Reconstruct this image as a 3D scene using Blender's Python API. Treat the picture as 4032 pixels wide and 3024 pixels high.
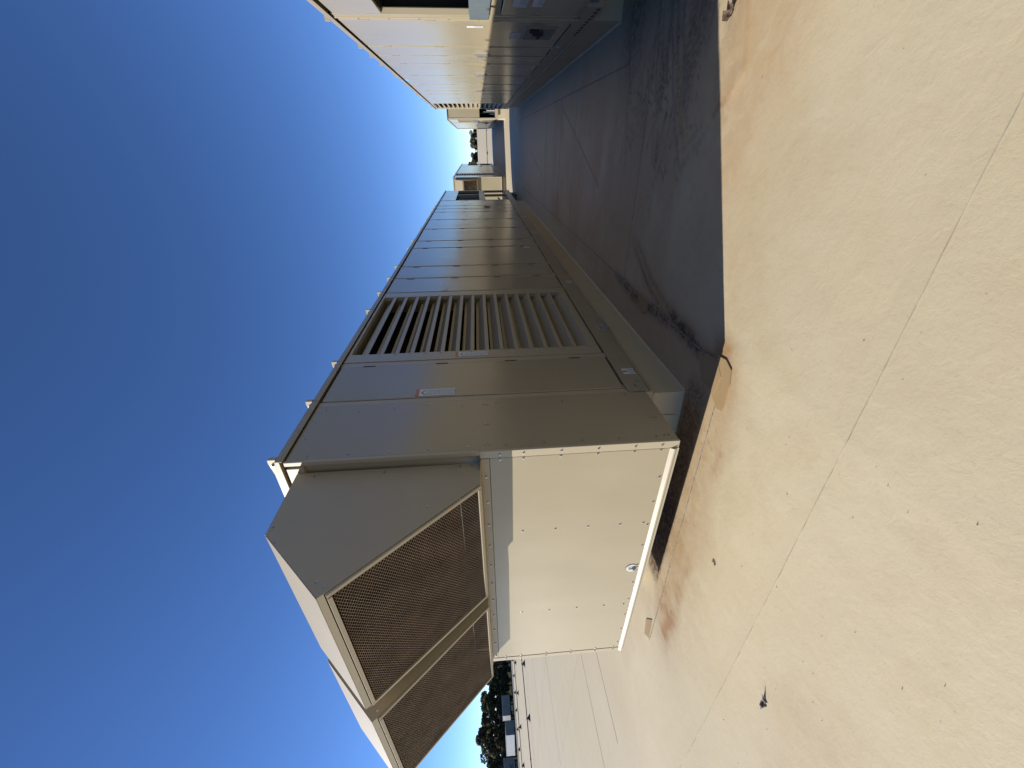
import bpy, bmesh, math, random
import numpy as np
from mathutils import Vector, Matrix

for o in list(bpy.data.objects):
    bpy.data.objects.remove(o)
SC = bpy.context.scene
COL = SC.collection
random.seed(7)
rng = np.random.default_rng(7)
R = math.radians

# ------------------------------------------------------------------ camera
cd = bpy.data.cameras.new('camera')
cam = bpy.data.objects.new('camera', cd); COL.objects.link(cam)
SC.camera = cam
cd.sensor_fit = 'HORIZONTAL'; cd.sensor_width = 36.0
cd.lens = 1565.0 / 4032.0 * 36.0
cd.clip_start = 0.05; cd.clip_end = 3000
C_RIGHT = Vector((0.85516342, 0.51626914, -0.04649407))
C_DOWN = Vector((-0.00617597, -0.07954068, -0.99681249))
C_FWD = Vector((-0.51832169, 0.85272473, -0.06483182))
# the phone was held on its side: world up points to the left of the picture
cam.matrix_world = Matrix((
    (C_DOWN.x, C_RIGHT.x, -C_FWD.x, 0.0),
    (C_DOWN.y, C_RIGHT.y, -C_FWD.y, 0.0),
    (C_DOWN.z, C_RIGHT.z, -C_FWD.z, 1.6),
    (0, 0, 0, 1)))

# ------------------------------------------------------------------ sky, sun, exposure
LIGHT = Vector((1.75, 0.96, -1.0)).normalized()
SUN_EL = math.asin(-LIGHT.z)
SUN_AZ = math.atan2(-LIGHT.x, -LIGHT.y)
w = bpy.data.worlds.new('World'); SC.world = w; w.use_nodes = True
nt = w.node_tree; nt.nodes.clear()
sky = nt.nodes.new('ShaderNodeTexSky'); sky.sky_type = 'NISHITA'; sky.sun_disc = False
sky.sun_elevation = SUN_EL; sky.sun_rotation = SUN_AZ
sky.altitude = 200; sky.air_density = 0.55; sky.dust_density = 0.0; sky.ozone_density = 4.0
hs = nt.nodes.new('ShaderNodeHueSaturation'); hs.inputs['Saturation'].default_value = 1.10; hs.inputs['Hue'].default_value = 0.506   # the phone's colour rendering
bg = nt.nodes.new('ShaderNodeBackground'); bg.inputs['Strength'].default_value = 0.102
wo = nt.nodes.new('ShaderNodeOutputWorld')
nt.links.new(sky.outputs[0], hs.inputs['Color']); nt.links.new(hs.outputs[0], bg.inputs[0]); nt.links.new(bg.outputs[0], wo.inputs[0])
sd = bpy.data.lights.new('sun', 'SUN'); sd.energy = 5.0; sd.angle = R(0.55); sd.color = (1.0, 0.968, 0.91)
sun = bpy.data.objects.new('sun', sd); COL.objects.link(sun)
sun.rotation_euler = LIGHT.to_track_quat('-Z', 'Y').to_euler()
sun.location = (-20, -12, 20)
SC.view_settings.view_transform = 'Standard'; SC.view_settings.look = 'None'
SC.view_settings.gamma = 1.0; SC.view_settings.exposure = 0.85
SC.render.engine = 'CYCLES'

# ------------------------------------------------------------------ material helpers
def N(nt, t, **kw):
    n = nt.nodes.new(t)
    for k, v in kw.items():
        setattr(n, k, v)
    return n

def new_mat(name):
    m = bpy.data.materials.new(name); m.use_nodes = True
    nt = m.node_tree
    b = nt.nodes['Principled BSDF']
    return m, nt, b

def noise(nt, scale, detail=4, rough=0.55, vec=None, dist=0.0):
    n = N(nt, 'ShaderNodeTexNoise'); n.inputs['Scale'].default_value = scale
    n.inputs['Detail'].default_value = detail; n.inputs['Roughness'].default_value = rough
    n.inputs['Distortion'].default_value = dist
    if vec is not None: nt.links.new(vec, n.inputs['Vector'])
    return n.outputs['Fac']

def ramp(nt, fac, stops):
    r = N(nt, 'ShaderNodeValToRGB'); e = r.color_ramp.elements
    while len(e) < len(stops): e.new(0.5)
    for k, (p, c) in enumerate(stops):
        e[k].position = p; e[k].color = (*c, 1) if len(c) == 3 else c
    nt.links.new(fac, r.inputs['Fac'])
    return r.outputs['Color']

def mixc(nt, fac, a, b, mode='MIX'):
    m = N(nt, 'ShaderNodeMix', data_type='RGBA', blend_type=mode)
    for s, v in ((0, fac), (6, a), (7, b)):
        if isinstance(v, (int, float)): m.inputs[s].default_value = v
        elif isinstance(v, tuple): m.inputs[s].default_value = (*v, 1)
        else: nt.links.new(v, m.inputs[s])
    return m.outputs[2]

def math_n(nt, op, a, b=0.0, clamp=False):
    m = N(nt, 'ShaderNodeMath', operation=op, use_clamp=clamp)
    for s, v in ((0, a), (1, b)):
        if isinstance(v, (int, float)): m.inputs[s].default_value = v
        else: nt.links.new(v, m.inputs[s])
    return m.outputs[0]

def objcoord(nt, scale=(1, 1, 1)):
    g = N(nt, 'ShaderNodeNewGeometry')
    mp = N(nt, 'ShaderNodeMapping'); mp.inputs['Scale'].default_value = scale
    nt.links.new(g.outputs['Position'], mp.inputs['Vector'])
    return mp.outputs['Vector']

def bump(nt, bsdf, hgt, strength, dist):
    b = N(nt, 'ShaderNodeBump'); b.inputs['Strength'].default_value = strength
    b.inputs['Distance'].default_value = dist
    nt.links.new(hgt, b.inputs['Height']); nt.links.new(b.outputs[0], bsdf.inputs['Normal'])

WARM = (1.0, 0.945, 0.815)     # tans of the paint and the membrane
def paint(name, base, rough=0.32, vary=0.035, wave=0.0012, spec=0.5, dirt=0.12):
    """factory painted sheet metal: slight tone drift, faint run-off streaks, oil-canning"""
    base = tuple(a * f for a, f in zip(base, WARM))
    m, nt, b = new_mat(name)
    v = objcoord(nt)
    lo = tuple(max(0, c * (1 - vary)) for c in base); hi = tuple(min(1, c * (1 + vary)) for c in base)
    c1 = ramp(nt, noise(nt, 1.3, 3, vec=v), [(0.3, lo), (0.7, hi)])
    vs = objcoord(nt, (9, 9, 0.45))
    st = ramp(nt, noise(nt, 2.2, 5, 0.65, vec=vs), [(0.46, (0, 0, 0)), (0.72, (1, 1, 1))])
    fine = noise(nt, 38, 3, vec=v)
    amt = math_n(nt, 'MULTIPLY', st, dirt)
    amt = math_n(nt, 'MULTIPLY', amt, fine)
    c2 = mixc(nt, amt, c1, tuple(c * 0.62 for c in base))
    nt.links.new(c2, b.inputs['Base Color'])
    rr = math_n(nt, 'ADD', math_n(nt, 'MULTIPLY', noise(nt, 2.5, 2, vec=v), 0.06), rough - 0.03)
    nt.links.new(rr, b.inputs['Roughness'])
    b.inputs['Specular IOR Level'].default_value = spec
    if wave:
        vw = objcoord(nt, (1, 1, 0.55))
        bump(nt, b, noise(nt, 1.5, 1, vec=vw), 1.0, wave * 8)
    return m

def plain(name, col, rough=0.6, metal=0.0, vary=0.15, scale=8.0, bmp=0.0, spec=0.5):
    m, nt, b = new_mat(name)
    v = objcoord(nt)
    f = noise(nt, scale, 5, vec=v)
    c = ramp(nt, f, [(0.3, tuple(x * (1 - vary) for x in col)), (0.7, tuple(min(1, x * (1 + vary)) for x in col))])
    nt.links.new(c, b.inputs['Base Color'])
    b.inputs['Roughness'].default_value = rough; b.inputs['Metallic'].default_value = metal
    b.inputs['Specular IOR Level'].default_value = spec
    if bmp: bump(nt, b, f, 0.6, bmp)
    return m

TAN = (0.272, 0.238, 0.174)
M = {}
M['paint'] = paint('tan_paint', TAN, 0.22)
M['paint2'] = paint('tan_paint_trim', (0.315, 0.276, 0.208), 0.36, wave=0)
M['rail'] = paint('tan_paint_rail', (0.26, 0.222, 0.165), 0.42, vary=0.08, wave=0.0003, dirt=0.4)
M['hood'] = paint('tan_paint_hood', (0.30, 0.262, 0.195), 0.45, wave=0.0005)
M['coil'] = plain('coil_grey', (0.13, 0.155, 0.165), 0.45, 0.3, 0.1)
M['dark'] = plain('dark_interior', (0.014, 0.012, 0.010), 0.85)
M['gasket'] = plain('black_gasket', (0.012, 0.011, 0.010), 0.7)
M['steel'] = plain('zinc_steel', (0.45, 0.43, 0.40), 0.38, 0.9, 0.2, 30)
M['alu'] = plain('damper_aluminium', (0.52, 0.49, 0.50), 0.34, 0.8, 0.12, 6)
M['mesh'] = plain('painted_expanded_metal', (0.25, 0.18, 0.115), 0.5, 0.1, 0.3, 5)
M['casing'] = paint('tan_paint_recess_shade', (0.17, 0.135, 0.09), 0.5, wave=0)  # the tan darkened to paint in the shade inside the louver
M['hoodshade'] = plain('hood_shade_dark', (0.034, 0.0155, 0.0075), 0.95, 0, 0.75, 3.5, 0.0, 0.1)  # near-black brown standing for the unlit inside of the hoods
M['blackrubber'] = plain('black_rubber', (0.02, 0.02, 0.021), 0.75, 0, 0.3, 30)
M['pipe'] = plain('dark_steel_pipe', (0.05, 0.042, 0.036), 0.55, 0.3)
M['white'] = plain('white_sheet', (0.47, 0.47, 0.455), 0.5, 0, 0.08, 2)
M['shadeside'] = plain('shaded_trailer_side', (0.27, 0.225, 0.18), 0.9, 0, 0.08, 0.7, 0.0, 0.1)  # grey carries the shade on the trailer sides turned from the sun
M['tyre'] = plain('tyre_black', (0.02, 0.02, 0.02), 0.8)
M['blue'] = plain('blue_tape', (0.10, 0.35, 0.65), 0.5)
M['bark'] = plain('bark', (0.09, 0.07, 0.05), 0.9, 0, 0.3, 4)
M['leaf_dead'] = plain('dead_leaf', (0.085, 0.05, 0.03), 0.8, 0, 0.4, 90)
M['leaf_dead2'] = plain('dead_leaf_grey', (0.13, 0.085, 0.075), 0.75, 0, 0.4, 60)
M['asphalt'] = plain('yard_asphalt', (0.014, 0.014, 0.011), 1.0, 0, 0.3, 0.3, 0.0, 0.0)
M['seamdark'] = plain('seam_dirt_shadow', (0.20, 0.165, 0.12), 0.9, 0, 0.5, 25)  # lap-edge dirt plus the lap's thin shadow line, painted as one strip
M['seamfaint'] = plain('seam_dirt_shadow_faint', (0.315, 0.268, 0.19), 0.9, 0, 0.3, 9)
M['block'] = plain('rubber_block', (0.10, 0.095, 0.09), 0.9, 0, 0.3, 12)

def foliage(name, a, b_):
    m, nt, b = new_mat(name)
    oi = N(nt, 'ShaderNodeObjectInfo')
    v = objcoord(nt)
    f = noise(nt, 0.55, 4, vec=v)
    f = math_n(nt, 'ADD', math_n(nt, 'MULTIPLY', f, 0.8), math_n(nt, 'MULTIPLY', oi.outputs['Random'], 0.25))
    c = ramp(nt, f, [(0.3, a), (0.8, b_)])
    nt.links.new(c, b.inputs['Base Color']); b.inputs['Roughness'].default_value = 0.7
    b.inputs['Specular IOR Level'].default_value = 0.1
    tl = N(nt, 'ShaderNodeBsdfTranslucent'); nt.links.new(c, tl.inputs['Color'])
    mx = N(nt, 'ShaderNodeMixShader'); mx.inputs[0].default_value = 0.3
    out = nt.nodes['Material Output']
    nt.links.new(b.outputs[0], mx.inputs[1]); nt.links.new(tl.outputs[0], mx.inputs[2]); nt.links.new(mx.outputs[0], out.inputs['Surface'])
    return m
M['leaf'] = foliage('foliage_green', (0.060, 0.062, 0.028), (0.155, 0.14, 0.07))
M['leaf2'] = foliage('foliage_dull', (0.070, 0.058, 0.032), (0.17, 0.135, 0.075))

def membrane(name, base, use_stain, rough=0.62):
    base = tuple(a * f for a, f in zip(base, WARM))
    m, nt, b = new_mat(name)
    v = objcoord(nt)
    big = noise(nt, 0.55, 4, 0.5, vec=v)
    c = ramp(nt, big, [(0.25, tuple(x * f for x, f in zip(base, (0.93, 0.92, 0.88)))), (0.5, base), (0.78, tuple(min(1, x * f) for x, f in zip(base, (1.04, 1.045, 1.07))))])
    hue = noise(nt, 0.9, 5, 0.6, vec=objcoord(nt, (1.0, 1.35, 1.0)), dist=0.4)
    c = mixc(nt, math_n(nt, 'MULTIPLY', ramp(nt, hue, [(0.42, (0, 0, 0)), (0.66, (1, 1, 1))]), 0.55), c, tuple(x * f for x, f in zip(base, (1.0, 0.965, 0.93))))
    hue2 = noise(nt, 1.7, 5, 0.65, vec=objcoord(nt, (1.0, 1.0, 5.0)), dist=0.8)
    c = mixc(nt, math_n(nt, 'MULTIPLY', ramp(nt, hue2, [(0.48, (0, 0, 0)), (0.70, (1, 1, 1))]), 0.45), c, tuple(x * f for x, f in zip(base, (0.93, 0.915, 0.80))))
    mid = noise(nt, 5.0, 6, 0.68, vec=v, dist=0.6)
    c = mixc(nt, math_n(nt, 'MULTIPLY', ramp(nt, mid, [(0.5, (0, 0, 0)), (0.72, (1, 1, 1))]), 0.20), c, tuple(x * f for x, f in zip(base, (0.82, 0.76, 0.64))))
    gr = noise(nt, 55, 4, 0.75, vec=v, dist=0.8)
    c = mixc(nt, math_n(nt, 'MULTIPLY', ramp(nt, gr, [(0.54, (0, 0, 0)), (0.74, (1, 1, 1))]), 0.34), c, tuple(x * 0.66 for x in base))
    vs = objcoord(nt, (1, 1, 1))
    vo = N(nt, 'ShaderNodeTexVoronoi'); vo.inputs['Scale'].default_value = 7.0; vo.inputs['Randomness'].default_value = 1.0
    nt.links.new(vs, vo.inputs['Vector'])
    spk = math_n(nt, 'LESS_THAN', vo.outputs['Distance'], 0.035)
    sel = math_n(nt, 'GREATER_THAN', noise(nt, 3.1, 1, vec=v), 0.56)
    c = mixc(nt, math_n(nt, 'MULTIPLY', math_n(nt, 'MULTIPLY', spk, sel), 0.3), c, (0.13, 0.105, 0.075))
    if use_stain:
        at = N(nt, 'ShaderNodeAttribute'); at.attribute_name = 'stain'
        sp = N(nt, 'ShaderNodeSeparateColor'); nt.links.new(at.outputs['Color'], sp.inputs[0])
        n1 = noise(nt, 9, 6, 0.7, vec=v, dist=0.5)
        n1 = ramp(nt, n1, [(0.25, (0.45,) * 3), (0.65, (1.15,) * 3)])
        rust = math_n(nt, 'MULTIPLY', math_n(nt, 'MULTIPLY', sp.outputs[0], 1.3), n1, True)
        c = mixc(nt, rust, c, (0.270, 0.158, 0.070))
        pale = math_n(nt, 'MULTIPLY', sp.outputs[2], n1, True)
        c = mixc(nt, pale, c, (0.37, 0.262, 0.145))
        n2 = noise(nt, 24, 6, 0.8, vec=v, dist=0.4)
        n2 = ramp(nt, n2, [(0.36, (0,) * 3), (0.58, (1.3,) * 3)])
        mold_shade = math_n(nt, 'MULTIPLY', sp.outputs[1], n2, True)
        c = mixc(nt, mold_shade, c, (0.045, 0.034, 0.027))
    nt.links.new(c, b.inputs['Base Color'])
    rr = math_n(nt, 'ADD', math_n(nt, 'MULTIPLY', mid, 0.25), rough - 0.12)
    nt.links.new(rr, b.inputs['Roughness'])
    b.inputs['Specular IOR Level'].default_value = 0.35
    hgt = math_n(nt, 'ADD', math_n(nt, 'MULTIPLY', noise(nt, 12, 5, 0.62, vec=v, dist=0.4), 1.0), math_n(nt, 'MULTIPLY', gr, 0.28))
    bump(nt, b, hgt, 0.32, 0.007)
    return m
MEM = (0.440, 0.393, 0.300)
M['roof'] = membrane('roof_membrane', MEM, True)
M['lap'] = membrane('membrane_lap', tuple(x * 0.985 for x in MEM), False)
M['skirt'] = membrane('membrane_skirt', tuple(x * 0.99 for x in MEM), True)
M['curb'] = membrane('curb_flashing', (0.37, 0.325, 0.25), False, 0.55)
M['patch'] = membrane('aged_patch', (0.29, 0.21, 0.12), False)

def label_mat(name, kind):
    m, nt, b = new_mat(name)
    tc = N(nt, 'ShaderNodeTexCoord')
    sp = N(nt, 'ShaderNodeSeparateXYZ'); nt.links.new(tc.outputs['UV'], sp.inputs[0])
    u, v = sp.outputs[0], sp.outputs[1]
    nl = {'tall': 26.0, 'square': 7.0, 'plate': 14.0}[kind]
    fr = math_n(nt, 'FRACT', math_n(nt, 'MULTIPLY', v, nl))
    line = math_n(nt, 'LESS_THAN', fr, 0.5)
    cell = N(nt, 'ShaderNodeCombineXYZ')
    nt.links.new(math_n(nt, 'MULTIPLY', u, 9.0), cell.inputs[0])
    nt.links.new(math_n(nt, 'FLOOR', math_n(nt, 'MULTIPLY', v, nl)), cell.inputs[1])
    wn = noise(nt, 2.3, 2, 0.7, vec=cell.outputs[0])
    txt = math_n(nt, 'MULTIPLY', line, math_n(nt, 'GREATER_THAN', wn, 0.44))
    mar = math_n(nt, 'MULTIPLY', math_n(nt, 'GREATER_THAN', u, 0.10), math_n(nt, 'LESS_THAN', u, 0.90))
    txt = math_n(nt, 'MULTIPLY', txt, mar)
    txt = math_n(nt, 'MULTIPLY', txt, math_n(nt, 'LESS_THAN', v, 0.74 if kind == 'tall' else 0.55))
    c = mixc(nt, math_n(nt, 'MULTIPLY', txt, 0.75), (0.50, 0.50, 0.485), (0.04, 0.04, 0.04))
    au = math_n(nt, 'ABSOLUTE', math_n(nt, 'SUBTRACT', u, 0.5))
    if kind == 'tall':
        tri = math_n(nt, 'LESS_THAN', math_n(nt, 'ADD', math_n(nt, 'MULTIPLY', au, 0.28), v), 0.87)
        tri2 = math_n(nt, 'GREATER_THAN', math_n(nt, 'ADD', math_n(nt, 'MULTIPLY', au, 0.28), v), 0.83)
        ic = math_n(nt, 'MULTIPLY', math_n(nt, 'MULTIPLY', tri, tri2), math_n(nt, 'LESS_THAN', au, 0.33))
        c = mixc(nt, ic, c, (0.02, 0.02, 0.02))
        hd = math_n(nt, 'GREATER_THAN', v, 0.91)
        c = mixc(nt, hd, c, (0.36, 0.13, 0.04))
    elif kind == 'square':
        ic = math_n(nt, 'MULTIPLY', math_n(nt, 'LESS_THAN', au, 0.10), math_n(nt, 'GREATER_THAN', v, 0.60))
        c = mixc(nt, ic, c, (0.25, 0.02, 0.03))
    nt.links.new(c, b.inputs['Base Color']); b.inputs['Roughness'].default_value = 0.45
    return m
M['lab_tall'] = label_mat('warning_label_print', 'tall')
M['lab_sq'] = label_mat('notice_label_print', 'square')
M['lab_plate'] = label_mat('data_label_print', 'plate')

# ------------------------------------------------------------------ mesh helpers
BOXF = [(0, 3, 2, 1), (4, 5, 6, 7), (0, 1, 5, 4), (1, 2, 6, 5), (2, 3, 7, 6), (3, 0, 4, 7)]
ORIGIN = Vector((0, 0, 0))

def boxv(x0, x1, y0, y1, z0, z1):
    if x0 > x1: x0, x1 = x1, x0
    if y0 > y1: y0, y1 = y1, y0
    if z0 > z1: z0, z1 = z1, z0
    return [(x0, y0, z0), (x1, y0, z0), (x1, y1, z0), (x0, y1, z0), (x0, y0, z1), (x1, y0, z1), (x1, y1, z1), (x0, y1, z1)]

class MB:
    def __init__(s): s.v = []; s.f = []
    def add(s, v, f):
        n = len(s.v); s.v += [tuple(p) for p in v]; s.f += [tuple(i + n for i in q) for q in f]; return s
    def box(s, *a): return s.add(boxv(*a), BOXF)
    def prism(s, poly, a0, a1, axis='x'):
        """extrude a 2-D polygon along an axis"""
        n = len(poly); vs = []
        for a in (a0, a1):
            for p in poly:
                vs.append({'x': (a, p[0], p[1]), 'y': (p[0], a, p[1]), 'z': (p[0], p[1], a)}[axis])
        fs = [tuple(range(n))[::-1], tuple(range(n, 2 * n))] + [(i, (i + 1) % n, n + (i + 1) % n, n + i) for i in range(n)]
        return s.add(vs, fs)
    def tube(s, p0, p1, r, seg=8, r1=None):
        p0, p1 = Vector(p0), Vector(p1); d = (p1 - p0).normalized()
        a = d.orthogonal().normalized(); b = d.cross(a); r1 = r if r1 is None else r1
        vs = [p + (a * math.cos(t) + b * math.sin(t)) * q for p, q in ((p0, r), (p1, r1)) for t in [2 * math.pi * k / seg for k in range(seg)]]
        fs = [(k, (k + 1) % seg, seg + (k + 1) % seg, seg + k) for k in range(seg)] + [tuple(range(seg))[::-1], tuple(range(seg, 2 * seg))]
        return s.add(vs, fs)

def fixnormals(me):
    bm = bmesh.new(); bm.from_mesh(me); bmesh.ops.recalc_face_normals(bm, faces=bm.faces); bm.to_mesh(me); bm.free()

def build(name, mb, mat, parent=None, bevel=0.0, smooth=False):
    me = bpy.data.meshes.new(name)
    me.from_pydata([(p[0] - ORIGIN.x, p[1] - ORIGIN.y, p[2] - ORIGIN.z) for p in mb.v], [], mb.f)
    fixnormals(me)
    if smooth:
        for p in me.polygons: p.use_smooth = True
    me.materials.append(M[mat] if isinstance(mat, str) else mat)
    o = bpy.data.objects.new(name, me); COL.objects.link(o)
    if parent is not None: o.parent = parent
    if bevel:
        b = o.modifiers.new('bevel', 'BEVEL'); b.width = bevel; b.segments = 2; b.limit_method = 'ANGLE'
    return o

def inst(name, me, loc, parent, rot=None, scale=None):
    o = bpy.data.objects.new(name, me); COL.objects.link(o); o.parent = parent
    o.location = Vector(loc) - ORIGIN
    if rot: o.rotation_euler = rot
    if scale: o.scale = scale
    return o

def thing(name, loc, label, cat, group=None):
    o = bpy.data.objects.new(name, None); COL.objects.link(o); o.location = loc
    o.empty_display_size = 0.2
    o['label'] = label; o['category'] = cat
    if group: o['group'] = group
    return o

def tag(o, label=None, cat=None, group=None, kind=None):
    for k, v in (('label', label), ('category', cat), ('group', group), ('kind', kind)):
        if v: o[k] = v
    return o

def settle(o, at):
    """move a top-level mesh's origin to a point without moving its geometry"""
    at = Vector(at); o.data.transform(Matrix.Translation(-at)); o.location = at
    return o

def copy_tree(o, parent=None, skip=()):
    c = o.copy(); COL.objects.link(c); c.parent = parent
    for ch in list(o.children):
        if ch.name.split('.')[0] not in skip: copy_tree(ch, c, skip)
    return c

def quad_uv(name, p, mat, parent, thick=None):
    """flat label: corner points 0..3 = lower left, lower right, upper right, upper left"""
    me = bpy.data.meshes.new(name)
    me.from_pydata([tuple(Vector(q) - ORIGIN) for q in p], [], [(0, 1, 2, 3)])
    uv = me.uv_layers.new(name='UVMap')
    for i, c in enumerate(((0, 0), (1, 0), (1, 1), (0, 1))): uv.data[i].uv = c
    me.materials.append(M[mat])
    o = bpy.data.objects.new(name, me); COL.objects.link(o); o.parent = parent
    return o

def simple_mesh(name, mb, mat, smooth=False):
    me = bpy.data.meshes.new(name); me.from_pydata(mb.v, [], mb.f); fixnormals(me)
    me.materials.append(M[mat])
    if smooth:
        for p in me.polygons: p.use_smooth = True
    return me

# hex washer-head screw; its axis is +Z
_s = MB().tube((0, 0, -0.002), (0, 0, 0.0025), 0.0085, 10).tube((0, 0, 0.0025), (0, 0, 0.0085), 0.0055, 6)
SCREW = simple_mesh('screw', _s, 'steel')
_s = MB().tube((0, 0, -0.002), (0, 0, 0.004), 0.022, 12).tube((0, 0, 0.004), (0, 0, 0.020), 0.014, 6)
BOLT = simple_mesh('bolt', _s, 'steel')
ROT = {'+x': (0, R(90), 0), '-x': (0, R(-90), 0), '-y': (R(90), 0, 0), '+z': (0, 0, 0)}

def gz(x):
    return -0.06 if x > -1.2 else (-0.06 - 0.16 * (-1.2 - x) / 5.8 if x > -7 else -0.22)

# ------------------------------------------------------------------ the roof
def vnoise(X, Y, cell, seed):
    r = np.random.default_rng(seed); T = r.random((97, 89))
    u = X / cell + 1000.3; v = Y / cell + 1000.7
    i = np.floor(u).astype(int); j = np.floor(v).astype(int); fu = u - i; fv = v - j
    fu = fu * fu * (3 - 2 * fu); fv = fv * fv * (3 - 2 * fv)
    g = lambda a, b: T[a % 97, b % 89]
    return (g(i, j) * (1 - fu) + g(i + 1, j) * fu) * (1 - fv) + (g(i, j + 1) * (1 - fu) + g(i + 1, j + 1) * fu) * fv

def fbm(X, Y, cell, seed, oct=4):
    s = 0; a = 1; t = 0
    for k in range(oct):
        s = s + a * vnoise(X, Y, cell / 2 ** k, seed + k); t += a; a *= 0.55
    return s / t

def seg_dist(X, Y, pts):
    """distance to a polyline and the fraction along it"""
    best = np.full(X.shape, 1e9); par = np.zeros(X.shape)
    n = len(pts) - 1
    for k in range(n):
        (x0, y0), (x1, y1) = pts[k], pts[k + 1]
        dx, dy = x1 - x0, y1 - y0
        t = np.clip(((X - x0) * dx + (Y - y0) * dy) / (dx * dx + dy * dy), 0, 1)
        d = np.hypot(X - x0 - t * dx, Y - y0 - t * dy)
        m = d < best; best[m] = d[m]; par[m] = (k + t[m]) / n
    return best, par

def sstep(a, b, x):
    t = np.clip((x - a) / (b - a), 0, 1); return t * t * (3 - 2 * t)

WRINKLES = [  # polyline, height, half width
    ([(0.95, 4.18), (0.47, 3.97), (0.19, 3.79), (-0.13, 3.56), (0.12, 3.26)], 0.013, 0.045),
    ([(0.30, 3.02), (0.39, 2.95), (0.53, 3.0), (0.73, 3.11), (0.95, 3.16)], 0.011, 0.05),
    ([(1.05, 4.46), (0.80, 4.41), (0.30, 4.25), (-0.13, 4.13)], 0.014, 0.05),
    ([(1.05, 5.22), (0.56, 5.10), (0.15, 5.07), (-0.29, 4.96)], 0.012, 0.05),
    ([(0.9, 3.95), (0.55, 3.80), (0.32, 3.66)], 0.009, 0.04),
    ([(0.95, 4.85), (0.6, 4.80), (0.2, 4.72)], 0.008, 0.04),
    ([(-0.90, 4.32), (-1.18, 3.77), (-1.35, 3.13)], 0.006, 0.03),
]
def roof_fields(X, Y):
    Z = np.where(X > -1.2, -0.06, np.where(X > -7, -0.06 - 0.16 * (-1.2 - X) / 5.8, -0.22))
    near = (X > -6.5) & (X < 1.7) & (Y > 0) & (Y < 9.5)
    n1 = fbm(X, Y, 0.9, 11); n2 = fbm(X, Y, 0.25, 23); n3 = fbm(X, Y, 2.2, 31)
    h = (fbm(X, Y, 1.4, 5) - 0.5) * 0.008 + (fbm(X, Y, 0.35, 6) - 0.5) * 0.0035
    wx = X + (n2 - 0.5) * 0.05; wy = Y + (n2 - 0.5) * 0.05
    rust = np.zeros(X.shape); mold_shade = np.zeros(X.shape); pale = np.zeros(X.shape)
    for k, (pl, hh, hw) in enumerate(WRINKLES):
        d, t = seg_dist(wx, wy, pl)
        h = h + hh * np.exp(-(d / hw) ** 2) * (0.4 + 0.9 * n1)
        mold_shade = np.maximum(mold_shade, 0.5 * np.exp(-((d - 0.045) / 0.028) ** 2) * sstep(0.35, 0.6, n1) * (0.4 + n2))  # dirt beside the wrinkles, also painting in the dark side of their relief
        rust = np.maximum(rust, 0.40 * np.exp(-(d / 0.11) ** 2) * n1)
    # water-marked low area between the units, towards the right-hand unit
    pond = np.exp(-(((wx - 0.75) / 0.85) ** 2 + ((wy - 4.15) / 0.85) ** 2) ** 1.4)
    pale = np.maximum(pale, pond * (0.45 + 0.5 * n1))
    mold_shade = np.maximum(mold_shade, pond * np.clip((fbm(X * 0.35, Y * 2.6, 0.35, 44) - 0.48) * 3.2, 0, 0.55))  # grime streaks, deepened to paint in the shading of the fine wrinkles
    h = h + pond * (fbm(X * 0.4, Y * 2.2, 0.22, 47) - 0.5) * 0.028
    mold_shade = np.maximum(mold_shade, 0.6 * np.exp(-(((wx - 1.0) / 0.45) ** 2 + ((wy - 5.15) / 0.35) ** 2)))
    # tide lines left by standing water
    tn = fbm(X * 0.6, Y * 1.5, 0.55, 91, 5)
    zone = np.exp(-(((wx - 0.5) / 1.0) ** 2 + ((wy - 4.2) / 1.1) ** 2) ** 2)
    for lv in (0.44, 0.52, 0.60):
        mold_shade = np.maximum(mold_shade, 0.75 * zone * np.exp(-((tn - lv) / 0.006) ** 2))
    d, t = seg_dist(wx, wy, [(1.10, 5.25), (0.80, 5.20), (0.56, 5.10), (0.15, 5.07), (-0.29, 4.96)])
    mold_shade = np.maximum(mold_shade, 0.9 * np.exp(-(d / 0.030) ** 2) * sstep(1.0, 0.25, t))
    # grime of the walked aisle, with a warm tint painted in to lift its shade
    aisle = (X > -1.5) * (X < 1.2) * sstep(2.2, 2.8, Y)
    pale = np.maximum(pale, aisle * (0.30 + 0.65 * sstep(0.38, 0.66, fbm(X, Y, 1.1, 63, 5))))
    # drain-off streaks across the aisle
    rust = np.maximum(rust, 0.42 * sstep(0.42, 0.7, fbm(X * 0.55, Y * 1.5, 0.9, 71)) * sstep(1.2, 0.4, np.abs(wx + 0.25)) * sstep(2.6, 3.2, Y) * sstep(12, 8, Y))
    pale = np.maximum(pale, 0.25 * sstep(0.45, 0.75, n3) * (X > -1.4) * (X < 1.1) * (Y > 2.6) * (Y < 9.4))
    # run-off beside the left-hand curb
    side = sstep(-1.95, -1.75, wx) * sstep(-1.22, -1.48, wx + 0.10 * (n1 - 0.5)) * sstep(1.9, 2.5, Y) * sstep(9.5, 4.5, Y)
    pale = np.maximum(pale, side * (0.75 + 0.4 * n1)); rust = np.maximum(rust, side * 0.75 * sstep(0.34, 0.58, n1))
    d, t = seg_dist(wx, wy, [(-1.39, 2.36), (-1.38, 2.8), (-1.38, 3.3), (-1.44, 4.1), (-1.39, 4.8)])
    mold_shade = np.maximum(mold_shade, 1.0 * np.exp(-(d / 0.055) ** 2) * np.clip((n1 - 0.34) * 5, 0, 1))
    d, t = seg_dist(wx, wy, [(-1.16, 3.9), (-1.27, 3.4), (-1.33, 3.05), (-1.34, 2.8)])
    mold_shade = np.maximum(mold_shade, 0.95 * np.exp(-(d / 0.05) ** 2) * np.clip((n1 - 0.3) * 5, 0, 1) * sstep(0.35, 0.6, t))
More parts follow.
